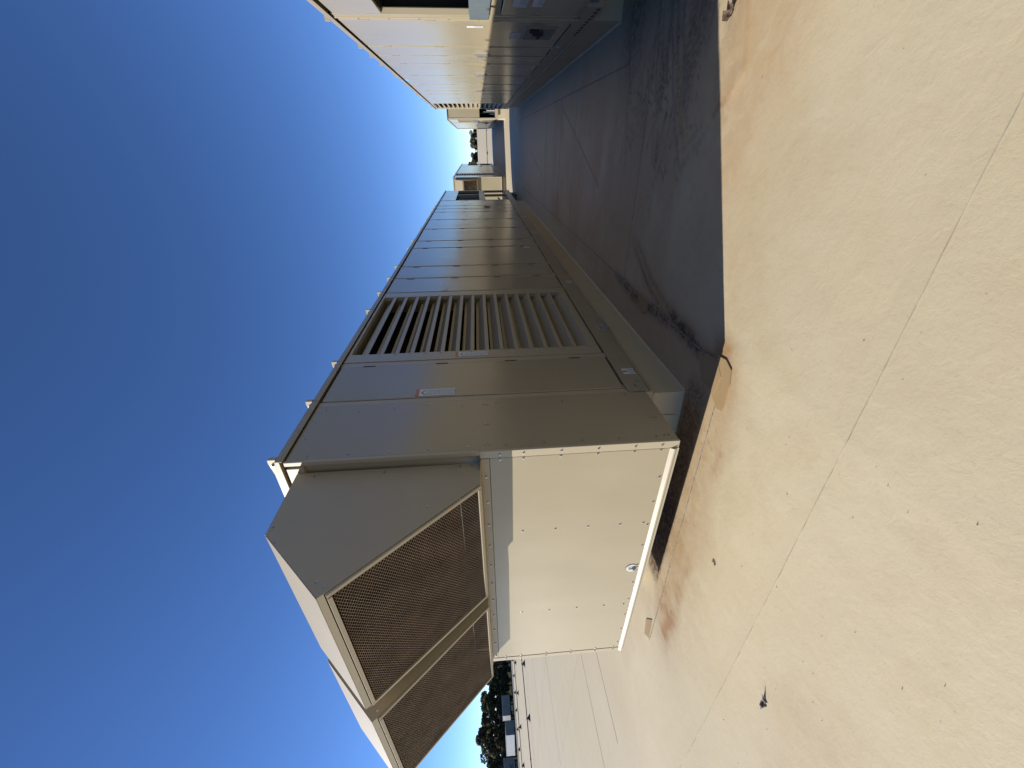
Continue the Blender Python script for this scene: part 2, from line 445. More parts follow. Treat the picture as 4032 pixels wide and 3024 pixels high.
    rust = np.maximum(rust, 0.8 * np.exp(-(d / 0.10) ** 2))
    d, t = seg_dist(wx, wy, [(-0.80, 5.2), (-0.90, 4.32), (-1.18, 3.77), (-1.35, 3.13), (-1.36, 2.6)])
    rust = np.maximum(rust, 0.55 * np.exp(-(d / 0.13) ** 2))
    # ponding rust in front of the left-hand unit
    d, t = seg_dist(wx, wy, [(-1.6, 2.38), (-2.3, 2.30), (-3.0, 2.24), (-3.7, 2.22), (-4.35, 2.20)])
    f = np.exp(-(np.maximum(0, d) / 0.19) ** 2.4)
    rust = np.maximum(rust, 0.34 * np.exp(-(d / 0.42) ** 2) * sstep(0.3, 0.6, n2))
    rust = np.maximum(rust, f * (0.45 + 0.75 * sstep(0.3, 0.62, n1)) * sstep(1.08, 0.9, t))
    d2, t2 = seg_dist(wx, wy, [(-2.0, 2.14), (-2.7, 2.10), (-3.3, 2.07), (-4.1, 2.06), (-4.4, 2.12)])
    rust = np.maximum(rust, 1.0 * np.exp(-(d2 / 0.115) ** 2) * (0.3 + 0.7 * sstep(0.25, 0.5, n1)))
    for lv in (0.46, 0.56):
        mold_shade = np.maximum(mold_shade, 0.4 * np.exp(-(d / 0.22) ** 2) * np.exp(-((fbm(X, Y, 0.5, 92, 4) - lv) / 0.008) ** 2))
    d, t = seg_dist(wx, wy, [(-1.30, 2.36), (-1.55, 2.28), (-2.1, 2.24)])
    rust = np.maximum(rust, 0.95 * np.exp(-(d / 0.17) ** 2) * (0.45 + 0.55 * sstep(0.3, 0.55, n1)))
    under = sstep(2.36, 2.46, wy) * sstep(2.75, 2.64, wy) * sstep(-4.2, -3.9, wx) * sstep(-1.55, -1.8, wx)  # cast shade under the overhanging end box, painted into the stain colours
    mold_shade = np.maximum(mold_shade, under * (0.55 + 0.6 * sstep(0.3, 0.55, n1)))
    rust = np.maximum(rust, under * 0.8)
    # yellow-brown drift on the open roof
    rust = np.maximum(rust, 0.16 * sstep(0.46, 0.72, fbm(X, Y, 1.3, 81, 5)))
    d, t = seg_dist(wx, wy, [(0.16, 3.20), (0.30, 3.00), (0.39, 2.93), (0.53, 2.99), (0.75, 3.08), (1.0, 3.12)])
    rust = np.maximum(rust, 0.95 * np.exp(-(d / 0.028) ** 2) * sstep(0.25, 0.5, n2 + 0.1))
    d, t = seg_dist(wx, wy, [(0.21, 3.11), (0.45, 3.02), (0.73, 3.16)])
    rust = np.maximum(rust, 0.5 * np.exp(-(d / 0.16) ** 2) * (n2 > 0.35))
    h = np.where(near, h, 0)
    return Z + h, rust * near, mold_shade * near, pale * near

def grid_axis(lo, a, b, hi, fine, growth=1.5):
    ax = list(np.arange(a, b + 1e-6, fine)); step = fine; q = a
    pre = []
    while q > lo:
        step *= growth; q = max(lo, q - step); pre.append(q)
    q = b; step = fine; post = []
    while q < hi:
        step *= growth; q = min(hi, q + step); post.append(q)
    return np.array(pre[::-1] + ax + post)

def grid_mesh(name, gx, gy, mat, lift=0.0, mask=None):
    X, Y = np.meshgrid(gx, gy, indexing='ij')
    Z, r_, m_, p_ = roof_fields(X, Y)
    nx, ny = len(gx), len(gy)
    co = np.stack([X, Y, Z + lift], -1).reshape(-1, 3)
    idx = np.arange(nx * ny).reshape(nx, ny)
    q = np.stack([idx[:-1, :-1], idx[1:, :-1], idx[1:, 1:], idx[:-1, 1:]], -1)
    if mask is not None:
        cx = (X[:-1, :-1] + X[1:, 1:]) / 2; cy = (Y[:-1, :-1] + Y[1:, 1:]) / 2
        q = q[mask(cx, cy)]
    q = q.reshape(-1, 4)
    me = bpy.data.meshes.new(name)
    me.vertices.add(len(co)); me.vertices.foreach_set('co', co.astype(np.float32).ravel())
    me.loops.add(q.size); me.loops.foreach_set('vertex_index', q.astype(np.int32).ravel())
    me.polygons.add(len(q)); me.polygons.foreach_set('loop_start', (np.arange(len(q)) * 4).astype(np.int32))
    me.polygons.foreach_set('use_smooth', np.ones(len(q), dtype=bool))
    me.update(calc_edges=True)
    ca = me.color_attributes.new('stain', 'FLOAT_COLOR', 'POINT')
    col = np.stack([r_, m_, p_, np.ones_like(r_)], -1).reshape(-1, 4)
    ca.data.foreach_set('color', np.clip(col, 0, 1).astype(np.float32).ravel())
    me.materials.append(M[mat]); me.update()
    o = bpy.data.objects.new(name, me); COL.objects.link(o)
    return o

ROOF_X0, ROOF_X1, ROOF_Y0, ROOF_Y1 = -66.0, 60.0, -40.0, 300.0
roof = grid_mesh('roof', grid_axis(ROOF_X0, -6.2, 1.7, ROOF_X1, 0.028), grid_axis(ROOF_Y0, 0.1, 8.6, ROOF_Y1, 0.028), 'roof')
tag(roof, kind='structure')

def strip_along(pts, width, h, name, mat, lift=0.0, parent=None, jitter=0.0, step=0.25):
    """a thin raised strip lying on the roof and following its fall"""
    P = []
    for k in range(len(pts) - 1):
        a, b = Vector((*pts[k], 0)), Vector((*pts[k + 1], 0)); n = max(1, int((b - a).length / step))
        P += [a.lerp(b, i / n) for i in range(n)]
    P.append(Vector((*pts[-1], 0)))
    mb = MB(); vs = []
    ZZ = roof_fields(np.array([p.x for p in P]), np.array([p.y for p in P]))[0]
    for k, p in enumerate(P):
        d = (P[min(k + 1, len(P) - 1)] - P[max(k - 1, 0)]).normalized(); s = Vector((-d.y, d.x, 0))
        j = random.uniform(-jitter, jitter)
        z = float(ZZ[k]) + lift
        a = p + s * (width / 2 + j); b = p - s * (width / 2 - j)
        vs += [(a.x, a.y, z - 0.012), (a.x, a.y, z + h), (b.x, b.y, z + h), (b.x, b.y, z - 0.012)]
    fs = []
    for k in range(len(P) - 1):
        i = 4 * k
        fs += [(i, i + 4, i + 5, i + 1), (i + 1, i + 5, i + 6, i + 2), (i + 2, i + 6, i + 7, i + 3)]
    fs += [(0, 1, 2, 3), tuple(4 * (len(P) - 1) + q for q in (3, 2, 1, 0))]
    mb.add(vs, fs)
    return build(name, mb, mat, parent)

SEAM_Y = [1.37 + 3.16 * k for k in range(-1, 22)]
for k, sy in enumerate(SEAM_Y):
    spans = []
    if sy < 2.0 or 19.6 < sy < 24.4: spans = [(-65, 16)]
    else: spans = [(-65, -5.1), (-1.37 if sy < 20 else -1.3, 0.74), (4.4, 16)]
    for a, b in spans:
        fine = 0.35 if (sy < 12) else 3.0
        y2 = sy + random.uniform(-0.02, 0.02)
        pts = [(a, sy + 0.03 if sy < 2 else y2), (b, sy - 0.0 if sy < 2 else y2)]
        if sy < 2 and sy > 0: pts = [(-65, 1.36), (-5.0, 1.335), (-1.2, 1.36), (0.2, 1.40), (16, 1.75)]
        if sy < 2: strip_along(pts, 0.09, 0.002, 'membrane_lap', 'lap', 0.0, roof, 0.001, fine)
        off = [(p[0], p[1] - 0.048) for p in pts]
        strip_along(off, 0.0042 if sy < 12 else 0.010, 0.0024, 'seam_line', 'seamfaint' if sy < 2 else 'seamdark', 0.0, roof, 0.002, fine * 0.4 if sy < 12 else 3)
for pts in ([(-9.75, -6), (-9.75, 4.5)], [(-8.2, 2.3), (-8.2, 4.5)], [(-17.2, 4.5), (-17.2, 7.7)], [(0.47, 8.73), (0.0, 7.45), (-0.56, 5.93)],
            [(0.70, 8.92), (-1.35, 9.0)], [(-0.2, 14.0), (-0.75, 11.2)], [(-24, 7.7), (-24, 11)]):
    strip_along([(p[0] + 0.039, p[1]) for p in pts], 0.006, 0.003, 'seam_line', 'seamdark', 0.0, roof, 0.002, 0.1)
e = build('edge_trim', MB().box(ROOF_X0 - 0.25, ROOF_X0, ROOF_Y0, ROOF_Y1, -0.5, -0.16), 'white', roof)
e = build('edge_trim', MB().box(ROOF_X0, ROOF_X1, ROOF_Y1, ROOF_Y1 + 0.25, -0.5, -0.02), 'white', roof)

# lower ground around the warehouse
gm = MB(); gm.add([(-1600, -1600, -6), (1600, -1600, -6), (1600, 1800, -6), (-1600, 1800, -6)], [(0, 1, 2, 3)])
M['ground'] = plain('grass_and_dirt', (0.04, 0.042, 0.025), 1.0, 0, 0.4, 0.05, 0.0, 0.0)
tag(build('ground', gm, 'ground'), kind='structure')
ym = MB(); ym.add([(-260, -60, -4.6), (-95, -60, -4.6), (-95, 160, -4.6), (-260, 160, -4.6)], [(0, 1, 2, 3)])
tag(build('yard', ym, 'asphalt'), kind='structure')

# ------------------------------------------------------------------ roof curbs with membrane flashing
def curb(x_in, x_out, y0, y1, ztop, label, skirt=0.42, lowgrid=False, front=None):
    front = skirt if front is None else front
    """x_in: aisle face, x_out: far face"""
    global ORIGIN
    lo, hi = min(x_in, x_out), max(x_in, x_out)
    zb = min(gz(lo), gz(hi)) - 0.03
    t = thing('roof_curb', (x_in, y0, gz(x_in)), label, 'roof curb', 'membrane covered curbs under the rooftop units')
    ORIGIN = Vector(t.location)
    wall = build('curb_wall', MB().box(lo, hi, y0, y1, zb, ztop), 'curb', t, 0.012)
    # cant at the foot, on the aisle side and both ends
    s = 1 if x_in > x_out else -1
    zg = gz(x_in)
    build('cant_strip', MB().prism([(x_in - s * 0.01, zg - 0.01), (x_in + s * 0.018, zg + 0.002), (x_in - s * 0.003, zg + 0.02)], y0 + 0.01, y1, 'y'), 'curb', t)
    # vertical membrane joints on the aisle face
    y = y0 + 2.3
    while y < min(y1, y0 + 12):
        build('flashing_joint', MB().box(x_in - s * 0.01, x_in + s * 0.004, y, y + 0.09, zg + 0.05, ztop - 0.01), 'curb', t)
        y += 3.0
    build('termination_bar', MB().box(x_in - s * 0.012, x_in + s * 0.012, y0 + 0.01, y1, ztop - 0.028, ztop + 0.002), 'paint2', t)
    ORIGIN = Vector((0, 0, 0))
    # skirt sheet lapped onto the roof
    a, b = lo - skirt, hi + skirt
    gx = np.arange(a, b + 1e-6, 0.05 if not lowgrid else 0.4); gy = np.concatenate([np.arange(y0 - skirt, 9, 0.05) if not lowgrid else [y0 - skirt], np.arange(9.2 if not lowgrid else y0, y1 + skirt, 0.8)])
    sk = grid_mesh('flashing_skirt', gx, gy, 'skirt', 0.0045, lambda X, Y: (X < lo + 0.1) | (X > hi - 0.1) | (Y < y0 + 0.1) | (Y > y1 - 0.1))
    sk.data.transform(Matrix.Translation(-Vector(t.location))); sk.parent = t
    # dirty lap edge of the skirt
    sx = x_in + s * skirt
    ORIGIN = Vector(t.location)
    strip_along([(sx + s * 0.004, y1 + skirt), (sx + s * 0.004, y0 - skirt)], 0.010, 0.004, 'skirt_edge', 'seamdark', 0.0, t, 0.002, 0.12)
    strip_along([(sx, y0 - skirt - 0.004), (lo - skirt if s > 0 else hi + skirt, y0 - skirt - 0.004)], 0.010, 0.004, 'skirt_edge', 'seamdark', 0.0, t, 0.002, 0.12)
    ORIGIN = Vector((0, 0, 0))
    return t

XL, Y0 = -1.771, 2.058
W = 2.84
cL = curb(-1.80, -4.56, 2.715, 15.85, 0.218, 'cream membrane curb under the hooded unit, its near corner stained brown', front=0.43)
XR = 1.083
cR = curb(1.13, 3.88, 5.64, 17.9, 0.325, 'grey shaded membrane curb under the nearer right-hand unit')

# rounded and square membrane patches at the near left curb corner
ORIGIN = Vector(cL.location)
def patch(pts, lift, mat='patch', parent=cL, h=0.003):
    n = len(pts); z = [gz(p[0]) + lift for p in pts]
    vs = [(p[0], p[1], q - 0.012) for p, q in zip(pts, z)] + [(p[0], p[1], q + h) for p, q in zip(pts, z)]
    fs = [tuple(range(n, 2 * n))] + [(i, (i + 1) % n, n + (i + 1) % n, n + i) for i in range(n)]
    return build('membrane_patch', MB().add(vs, fs), mat, parent)
patch([(-1.30, 2.40), (-1.285, 2.30), (-1.32, 2.22), (-1.42, 2.195), (-1.64, 2.19), (-1.66, 2.26), (-1.60, 2.36), (-1.45, 2.42)], 0.008)
patch([(-1.36, 2.55), (-1.34, 2.38), (-1.42, 2.30), (-1.58, 2.33), (-1.57, 2.52), (-1.45, 2.60)], 0.010)
patch([(-4.62, 2.33), (-4.95, 2.30), (-5.05, 2.40), (-4.80, 2.44)], 0.008)
patch([(-1.36, 3.98), (-1.36, 3.74), (-1.46, 3.70), (-1.53, 3.8), (-1.5, 3.98)], 0.008)
for (x0, x1, z0, z1) in ((-2.02, -1.80, -0.02, 0.20), (-2.32, -2.035, -0.03, 0.10), (-2.9, -2.34, 0.0, 0.19)):
    build('flashing_patch', MB().box(x0, x1, 2.709, 2.725, z0, z1), 'curb', cL)
cp = MB()
for i in range(9):
    for j in range(4): pass
# puffed membrane corner at the sunlit left end of the curb
bmv = []; bmf = []
nu, nv = 15, 7
for i in range(nu):
    for j in range(nv):
        u = i / (nu - 1); v = j / (nv - 1); x = -3.86 - 0.66 * u
        bul = math.sin(math.pi * min(1, max(0, u))) ** 0.5 * math.sin(math.pi * (0.15 + 0.7 * v))
        bmv.append((x, 2.722 - 0.05 * bul + 0.02 * math.sin(9 * u), gz(x) + 0.02 + 0.17 * v))
for i in range(nu - 1):
    for j in range(nv - 1):
        a = i * nv + j; bmf.append((a, a + nv, a + nv + 1, a + 1))
build('corner_flashing', MB().add(bmv, bmf), 'curb', cL, smooth=True)
ORIGIN = Vector((0, 0, 0))

# ------------------------------------------------------------------ rooftop units
ZT = 2.955     # underside of the roof caps
def label_on(side, xf, y, z, wdt, hgt, mat, parent, name='warning_label', lift=0.003):
    x = xf + side * lift
    ya, yb = (y, y + wdt) if side > 0 else (y + wdt, y)
    return quad_uv(name, [(x, ya, z), (x, yb, z), (x, yb, z + hgt), (x, ya, z + hgt)], mat, parent)

def unit_shell(t, side, xf, doors, posts, zr0, zr1, rail_y, roof_y, ribs, gap_segments):
    """parts common to both units. side=+1: visible face looks to +x. u = depth behind that face"""
    X = lambda u: xf - side * u
    # base rail
    rail = build('base_rail', MB().box(X(0.0), X(0.16), rail_y[0], rail_y[1], zr0, zr1 - 0.014).box(X(0.0), X(-0.012), rail_y[0] + .004, rail_y[1] - .004, zr0 + 0.002, zr0 + 0.022), 'rail', t, 0.004)
    build('base_rail', MB().box(X(W - 0.16), X(W), rail_y[0], rail_y[1], zr0, zr1 - 0.014), 'rail', t)
    # hidden far side and floor
    build('rear_wall', MB().box(X(W - 0.05), X(W), roof_y[0] + 0.03, roof_y[-1] - 0.03, zr1, ZT - 0.02), 'paint', t)
    # doors
    ds = []
    for (a, b) in doors:
        d = build('door', MB().box(X(0.0), X(0.05), a, b, zr1 + 0.008, ZT - 0.028), 'paint', t, 0.006)
        ds.append(d)
        for z in (zr1 + 0.25, 1.30, 1.95, 2.62):
            build('hinge', MB().box(X(-0.004), X(0.02), b - 0.004 if side > 0 else a - 0.004, b + 0.004 if side > 0 else a + 0.006, z, z + 0.11), 'gasket' if side > 0 else 'paint2', d)  # dark on the shaded unit, light on the sunlit one: shading put into colour
        build('corner_cap', MB().box(X(-0.009), X(0.01), a - 0.004, a + 0.03, zr1 - 0.004, zr1 + 0.016), 'steel', d)
    for (a, b) in posts:
        build('frame_post', MB().box(X(0.006), X(0.05), a, b, zr1 - 0.012, ZT - 0.016), 'paint2', t, 0.003)
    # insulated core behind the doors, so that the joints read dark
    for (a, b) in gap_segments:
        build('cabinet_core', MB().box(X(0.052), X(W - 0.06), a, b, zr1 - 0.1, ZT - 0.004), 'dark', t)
    # roof caps and standing ribs
    for k in range(len(roof_y) - 1):
        build('roof_panel', MB().box(X(-0.022), X(W + 0.02), roof_y[k] + 0.002, roof_y[k + 1] - 0.002, ZT + 0.001, ZT + 0.031).box(X(-0.022), X(-0.017), roof_y[k] + 0.002, roof_y[k + 1] - 0.002, ZT - 0.018, ZT + 0.001), 'rail', t, 0.002)
    for y in ribs:
        rb = build('roof_rib', MB().prism([(X(-0.026), ZT + 0.032), (X(-0.026), ZT + 0.080), (X(0.0), ZT + 0.082), (X(0.10), ZT + 0.066), (X(W), ZT + 0.066), (X(W), ZT + 0.032)], y - 0.016, y + 0.016, 'y'), 'paint2', t)
        inst('bolt', BOLT, (X(0.022), y - 0.016, ZT + 0.058), rb, ROT['-y'], (0.6, 0.6, 0.6))
    return rail, ds

def louver(t, side, xf, ya, yb, za, zb, oya, oyb, oza, ozb, nb):
    X = lambda u: xf - side * u
    fr = MB()
    fr.box(X(0), X(0.05), ya, oya, za, zb).box(X(0), X(0.05), oyb, yb, za, zb)
    fr.box(X(0.0), X(0.05), oya, oyb, ozb, zb).box(X(0.0), X(0.05), oya, oyb, za, oza)
    f = build('louver_frame', fr, 'paint2', t, 0.003)
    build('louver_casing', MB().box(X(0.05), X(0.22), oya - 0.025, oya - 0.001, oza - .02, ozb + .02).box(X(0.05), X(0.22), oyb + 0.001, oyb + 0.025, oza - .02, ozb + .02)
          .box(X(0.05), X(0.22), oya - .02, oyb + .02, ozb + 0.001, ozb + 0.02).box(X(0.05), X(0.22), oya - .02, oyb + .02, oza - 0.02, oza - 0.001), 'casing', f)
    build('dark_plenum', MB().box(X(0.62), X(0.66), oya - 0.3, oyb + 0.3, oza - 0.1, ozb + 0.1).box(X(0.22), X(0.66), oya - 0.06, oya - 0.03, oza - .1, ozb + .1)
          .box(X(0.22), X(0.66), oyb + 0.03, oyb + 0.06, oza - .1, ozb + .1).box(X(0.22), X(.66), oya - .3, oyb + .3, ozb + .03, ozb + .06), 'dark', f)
    p = (ozb - oza) / nb
    # one rain blade: outer lip, slope rising inwards, inner lip
    prof = [(0.002, 0.0), (0.002, 0.039), (0.010, 0.041), (0.105, 0.104), (0.105, 0.132), (0.111, 0.132), (0.111, 0.100), (0.014, 0.030), (0.010, 0.0)]
    mb = MB().prism([(-side * u, z) for u, z in prof], 0, oyb - oya - 0.004, 'y')
    me = simple_mesh('louver_blade', mb, 'hood')
    for k in range(nb):
        o = inst('louver_blade', me, (xf, oya + 0.002, oza + p * k - 0.012), f)
        if side > 0:
            inst('screw', SCREW, (X(0.0), oya - 0.018, oza + p * k + 0.02), f, ROT['+x'])
            inst('screw', SCREW, (X(0.0), oyb + 0.018, oza + p * k + 0.02), f, ROT['+x'])
    return f

# ---- the hooded unit on the left
K = lambda k: 2.07 + 0.69 * k
def left_unit():
    global ORIGIN
    t = thing('rooftop_unit', (XL, Y0, gz(XL)), 'large tan rooftop air handler with twin mesh intake hoods, nearest the camera', 'rooftop unit', 'tan rooftop air handling units')
    ORIGIN = Vector(t.location)
    X = lambda u: XL - u
    seams = [5.5, 6.19, 6.88, 8.27, 8.95, 10.33, 11.71, 13.1, 13.8, 14.5, 15.9]
    doors = [(2.775, 3.345)] + [(a + 0.012, b - 0.058) for a, b in zip(seams[:-1], seams[1:])]
    posts = [(2.71, 2.767), (3.353, 3.432)] + [(b - 0.050, b + 0.004) for b in seams[1:-1]] + [(5.478, 5.504), (15.85, 15.95)]
    ribs = [2.075, 2.76, 3.43, 4.80, 5.48, 6.18, 6.86, 8.26, 8.95, 10.32, 11.75, 13.1, 13.8, 14.5]
    rail, ds = unit_shell(t, 1, XL, doors, posts, 0.222, 0.438, (2.69, 19.42), [2.04] + ribs[1:] + [15.9, 17.8, 19.45], ribs, [(2.10, 3.46), (5.48, 15.9)])
    # rail fittings
    lug = build('lifting_lug', MB().prism([(XL - 0.005, 0.235), (XL + 0.055, 0.235), (XL + 0.055, 0.250), (XL + 0.010, 0.258), (XL + 0.010, 0.335), (XL - 0.005, 0.335)], 3.93, 4.23, 'y'), 'rail', rail, 0.006)
    build('lug_hole', MB().tube((XL + 0.009, 4.02, 0.30), (XL + 0.0115, 4.02, 0.30), 0.016, 10), 'gasket', lug)
    for y, z in ((4.0, .31), (4.16, .31), (2.86, .30), (2.78, .34), (4.08, .262)):
        inst('bolt', BOLT, (XL + (0.0 if y < 3.5 else 0.01), y, z), rail, ROT['+x'], (0.7, 0.7, 0.7))
    for y in (3.25, 4.6, 5.62, 6.0, 6.1, 6.3, 8.2, 8.34, 8.9, 10.28, 10.42, 11.7):
        for z in (0.25, 0.31):
            inst('bolt', BOLT, (XL, y, z), rail, ROT['+x'], (0.5, 0.5, 0.5))
    # labels
    label_on(1, XL, 2.785, 1.86, 0.105, 0.325, 'lab_tall', ds[0])
    label_on(1, XL, 2.985, 0.255, 0.105, 0.115, 'lab_sq', rail, 'notice_label')
    label_on(1, XL, 5.71, 0.245, 0.10, 0.10, 'lab_sq', rail, 'notice_label')
    label_on(1, XL, 9.55, 0.24, 0.14, 0.10, 'lab_sq', rail, 'notice_label')
    label_on(1, XL, 11.9, 0.24, 0.16, 0.09, 'lab_plate', rail, 'notice_label')
    label_on(1, XL, 5.53, 2.09, 0.13, 0.07, 'lab_plate', ds[1], 'data_label')
    label_on(1, XL, 8.05, 0.62, 0.13, 0.11, 'lab_plate', ds[3], 'data_label')
    for d, y in ((ds[9], 14.0),):
        build('door_handle', MB().box(XL - 0.002, XL + 0.035, y + 0.03, y + 0.06, 1.22, 1.38).box(XL, XL + 0.01, y + 0.02, y + 0.07, 1.19, 1.41), 'rail', d, 0.004)
    # louver section
    f = louver(t, 1, XL, 3.44, 5.47, 0.446, ZT - 0.022, 3.60, 5.31, 0.525, 2.905, 16)
    label_on(1, XL, 3.472, 1.565, 0.088, 0.32, 'lab_tall', f)
    for y in np.arange(3.75, 5.3, 0.28):
        inst('screw', SCREW, (XL, y, 2.918), f, ROT['+x']); inst('screw', SCREW, (XL, y, 0.487), f, ROT['+x'])
    # end box with screwed sheet sides
    sp = build('side_panel', MB().box(X(0.0), X(0.03), Y0 + 0.012, 2.705, 0.278, ZT - 0.02), 'paint', t, 0.004)
    for k, z in enumerate(np.arange(0.42, 2.9, 0.265)):
        inst('screw', SCREW, (XL, Y0 + 0.055, z), sp, ROT['+x'])
        if k % 2 == 0 or z > 1.3: inst('screw', SCREW, (XL, 2.655 - 0.02 * (k % 3), z + 0.05), sp, ROT['+x'])
    for y, z in ((2.12, .36), (2.12, .33), (2.33, .37), (2.33, .345), (2.36, 1.60), (2.36, 1.625), (2.62, 1.60), (2.62, 1.625), (2.13, 1.60), (2.13, 1.625), (2.3, 2.885), (2.5, 2.885)):
        inst('screw', SCREW, (XL, y, z), sp, ROT['+x'])
    build('floor_pan', MB().box(X(0.02), X(W - 0.02), Y0 + 0.02, 2.70, 0.282, 0.32), 'rail', t)
    # front
    cpost = MB().box(X(-0.003), X(0.058), Y0 - 0.006, Y0 + 0.012, 0.276, 1.668).box(X(-0.003), X(0.030), Y0 - 0.006, Y0 + 0.012, 1.668, ZT - 0.015)
    cp1 = build('corner_post', cpost, 'paint2', t, 0.003)
    cp2 = build('corner_post', MB().box(X(W - 0.058), X(W + 0.003), Y0 - 0.006, Y0 + 0.012, 0.276, ZT - 0.015), 'paint2', t, 0.003)
    fp = build('front_panel', MB().box(X(0.062), X(W - 0.062), Y0 - 0.003, Y0 + 0.03, 0.33, 1.60), 'paint', t, 0.003)
    for z in (0.40, 0.59, 0.85, 1.11, 1.37, 1.53):
        for u, par in ((0.03, cp1), (0.078, fp), (W - 0.078, fp), (W - 0.03, cp2)):
            inst('screw', SCREW, (X(u), Y0 - (0.006 if par is not fp else 0.003), z), par, ROT['-y'])
        if z < 1.5:
            for x in (-2.605, -3.745): inst('screw', SCREW, (x, Y0 - 0.003, z), fp, ROT['-y'])
    for x in np.arange(-4.45, -1.85, 0.26): inst('screw', SCREW, (x, Y0 - 0.003, 0.362), fp, ROT['-y'])
    build('drip_rail', MB().prism([(Y0 + 0.01, 0.338), (Y0 - 0.005, 0.338), (Y0 - 0.020, 0.312), (Y0 - 0.020, 0.300), (Y0 - 0.008, 0.299), (Y0 - 0.008, 0.272), (Y0 + 0.01, 0.272)], X(W - 0.002), X(0.062), 'x'), 'paint2', t)
    # round emblem sticker: white disc with a dark ring and a stocky figure on a line
    em = build('round_emblem', MB().tube((-3.19, Y0 - 0.003, 0.405), (-3.19, Y0 - 0.0055, 0.405), 0.056, 24), 'seamdark', fp)
    build('emblem_disc', MB().tube((-3.19, Y0 - 0.0055, 0.405), (-3.19, Y0 - 0.007, 0.405), 0.050, 24), 'white', em)
    eg = MB()
    for (a, b, c, d) in ((-3.222, -3.205, .372, .392), (-3.200, -3.176, .366, .384), (-3.203, -3.190, .384, .432), (-3.180, -3.160, .372, .390), (-3.187, -3.165, .388, .402), (-3.174, -3.170, .400, .438), (-3.228, -3.160, .362, .366)):
        eg.box(a, b, Y0 - 0.0085, Y0 - 0.007, c, d)
    build('emblem_mark', eg, 'gasket', em)
    # angle under the hoods and frame behind them
    an = build('hood_angle', MB().prism([(Y0 + 0.01, 1.602), (Y0 - 0.004, 1.602), (Y0 - 0.006, 1.658), (Y0 - 0.07, 1.662), (Y0 - 0.07, 1.668), (Y0 + 0.01, 1.668)], X(W - 0.07), X(0.064), 'x'), 'rail', t)
    for x in np.arange(-4.5, -1.85, 0.25): inst('screw', SCREW, (x, Y0 - 0.006, 1.628), an, ROT['-y'])
    build('header_panel', MB().box(X(0.062), X(W - 0.062), Y0 + 0.002, Y0 + 0.03, 2.83, ZT - 0.016).box(X(0.031), X(0.13), Y0 + 0.03, Y0 + 0.05, 1.67, 2.93).box(X(W - 0.076), X(W - 0.062), Y0 + 0.002, Y0 + 0.03, 1.67, 2.83)
          .box(-3.297, -3.104, Y0 + 0.002, Y0 + 0.03, 1.67, 2.83), 'paint2', t)
    # hoods
    for (xa, xb, fl) in ((-3.10, -1.868, 0.200), (-4.53, -3.30, 0.165)):
        PT, PF, PL = (Y0 - 0.485, 2.872), (1.172, 2.462), (1.190, 2.438)
        RB, RT = (Y0 - 0.002, 1.672), (Y0 - 0.002, 2.876)
        FB = (Y0 - fl, 1.672)
        th = 0.004
        hb = MB()
        prof = [RT, PT, PF, PL, FB, RB]
        for x in (xa, xb - th): hb.prism(prof, x, x + th, 'x')
        def sheet(p, q, x0=xa + th, x1=xb - th, tk=th):
            d = Vector((q[0] - p[0], q[1] - p[1])).normalized(); n = Vector((-d.y, d.x)) * tk
            hb.prism([p, q, (q[0] + n.x, q[1] + n.y), (p[0] + n.x, p[1] + n.y)], x0, x1, 'x')
        sheet(PT, RT); sheet(PF, PT); sheet(FB, RB, xa + th, xb - th, -th)
        # folded lip below the sloping front
        hb.prism([PF, (PF[0] + 0.020, PF[1] - 0.026), (PF[0] + 0.024, PF[1] - 0.023), (PF[0] + 0.004, PF[1] + 0.002)], xa + th, xb - th, 'x')
        h = build('intake_hood', hb, 'hood', t)
        # standing front-top seam with fasteners
        dy, dz = PF[0] - PT[0], PF[1] - PT[1]; ln = math.hypot(dy, dz)
        for q in np.linspace(xa + 0.12, xb - 0.12, 5): inst('screw', SCREW, (q, PT[0] + 0.03, PT[1] + 0.004), h, ROT['+z'])
        for (yy, zz) in ((PT[0] + 0.05, 2.85), (1.23, 2.44), (1.26, 2.49), (1.70, 1.99), (Y0 - 0.03, 1.72), (Y0 - 0.03, 1.80), (Y0 - 0.04, 2.3), (Y0 - 0.04, 2.75), (1.52, 2.80)):
            inst('screw', SCREW, (xb, yy, zz), h, ROT['+x'])
        # screen: frame bars and crossing strands of expanded metal
        a2 = Vector((PL[0] + 0.006, PL[1] - 0.006)); b2 = Vector(FB) + Vector((-0.0, -0.0))
        L = (b2 - a2).length; d = (b2 - a2) / L; n = Vector((d.y, -d.x))     # n points outwards (down and out)
        if n.y > 0: n = -n
        def pt(x, s, o): q = a2 + d * s + n * o; return (x, q.x, q.y)
        def bar(x0, x1, s0, s1, o0, o1):
            mb = MB(); vs = [pt(x, s, o) for o in (o0, o1) for (x, s) in ((x0, s0), (x1, s0), (x1, s1), (x0, s1))]
            return mb.add(vs, BOXF)
        fw = 0.022
        bar_l = [bar(xa + 0.006, xa + 0.006 + fw, 0.0, L, 0.002, 0.016), bar(xb - 0.006 - fw, xb - 0.006, 0.0, L, 0.002, 0.016), bar(xa + 0.034, xb - 0.034, 0.0, fw, 0.002, 0.018), bar(xa + 0.034, xb - 0.034, L - fw, L, 0.002, 0.016)]
        for mb in bar_l: build('screen_frame', mb, 'paint2', h)
        ms = MB(); ca, cb = 0.030, 0.0195; s0, s1, q0, q1 = 0.03, L - 0.02, xa + 0.025, xb - 0.025
        wst = 0.00075
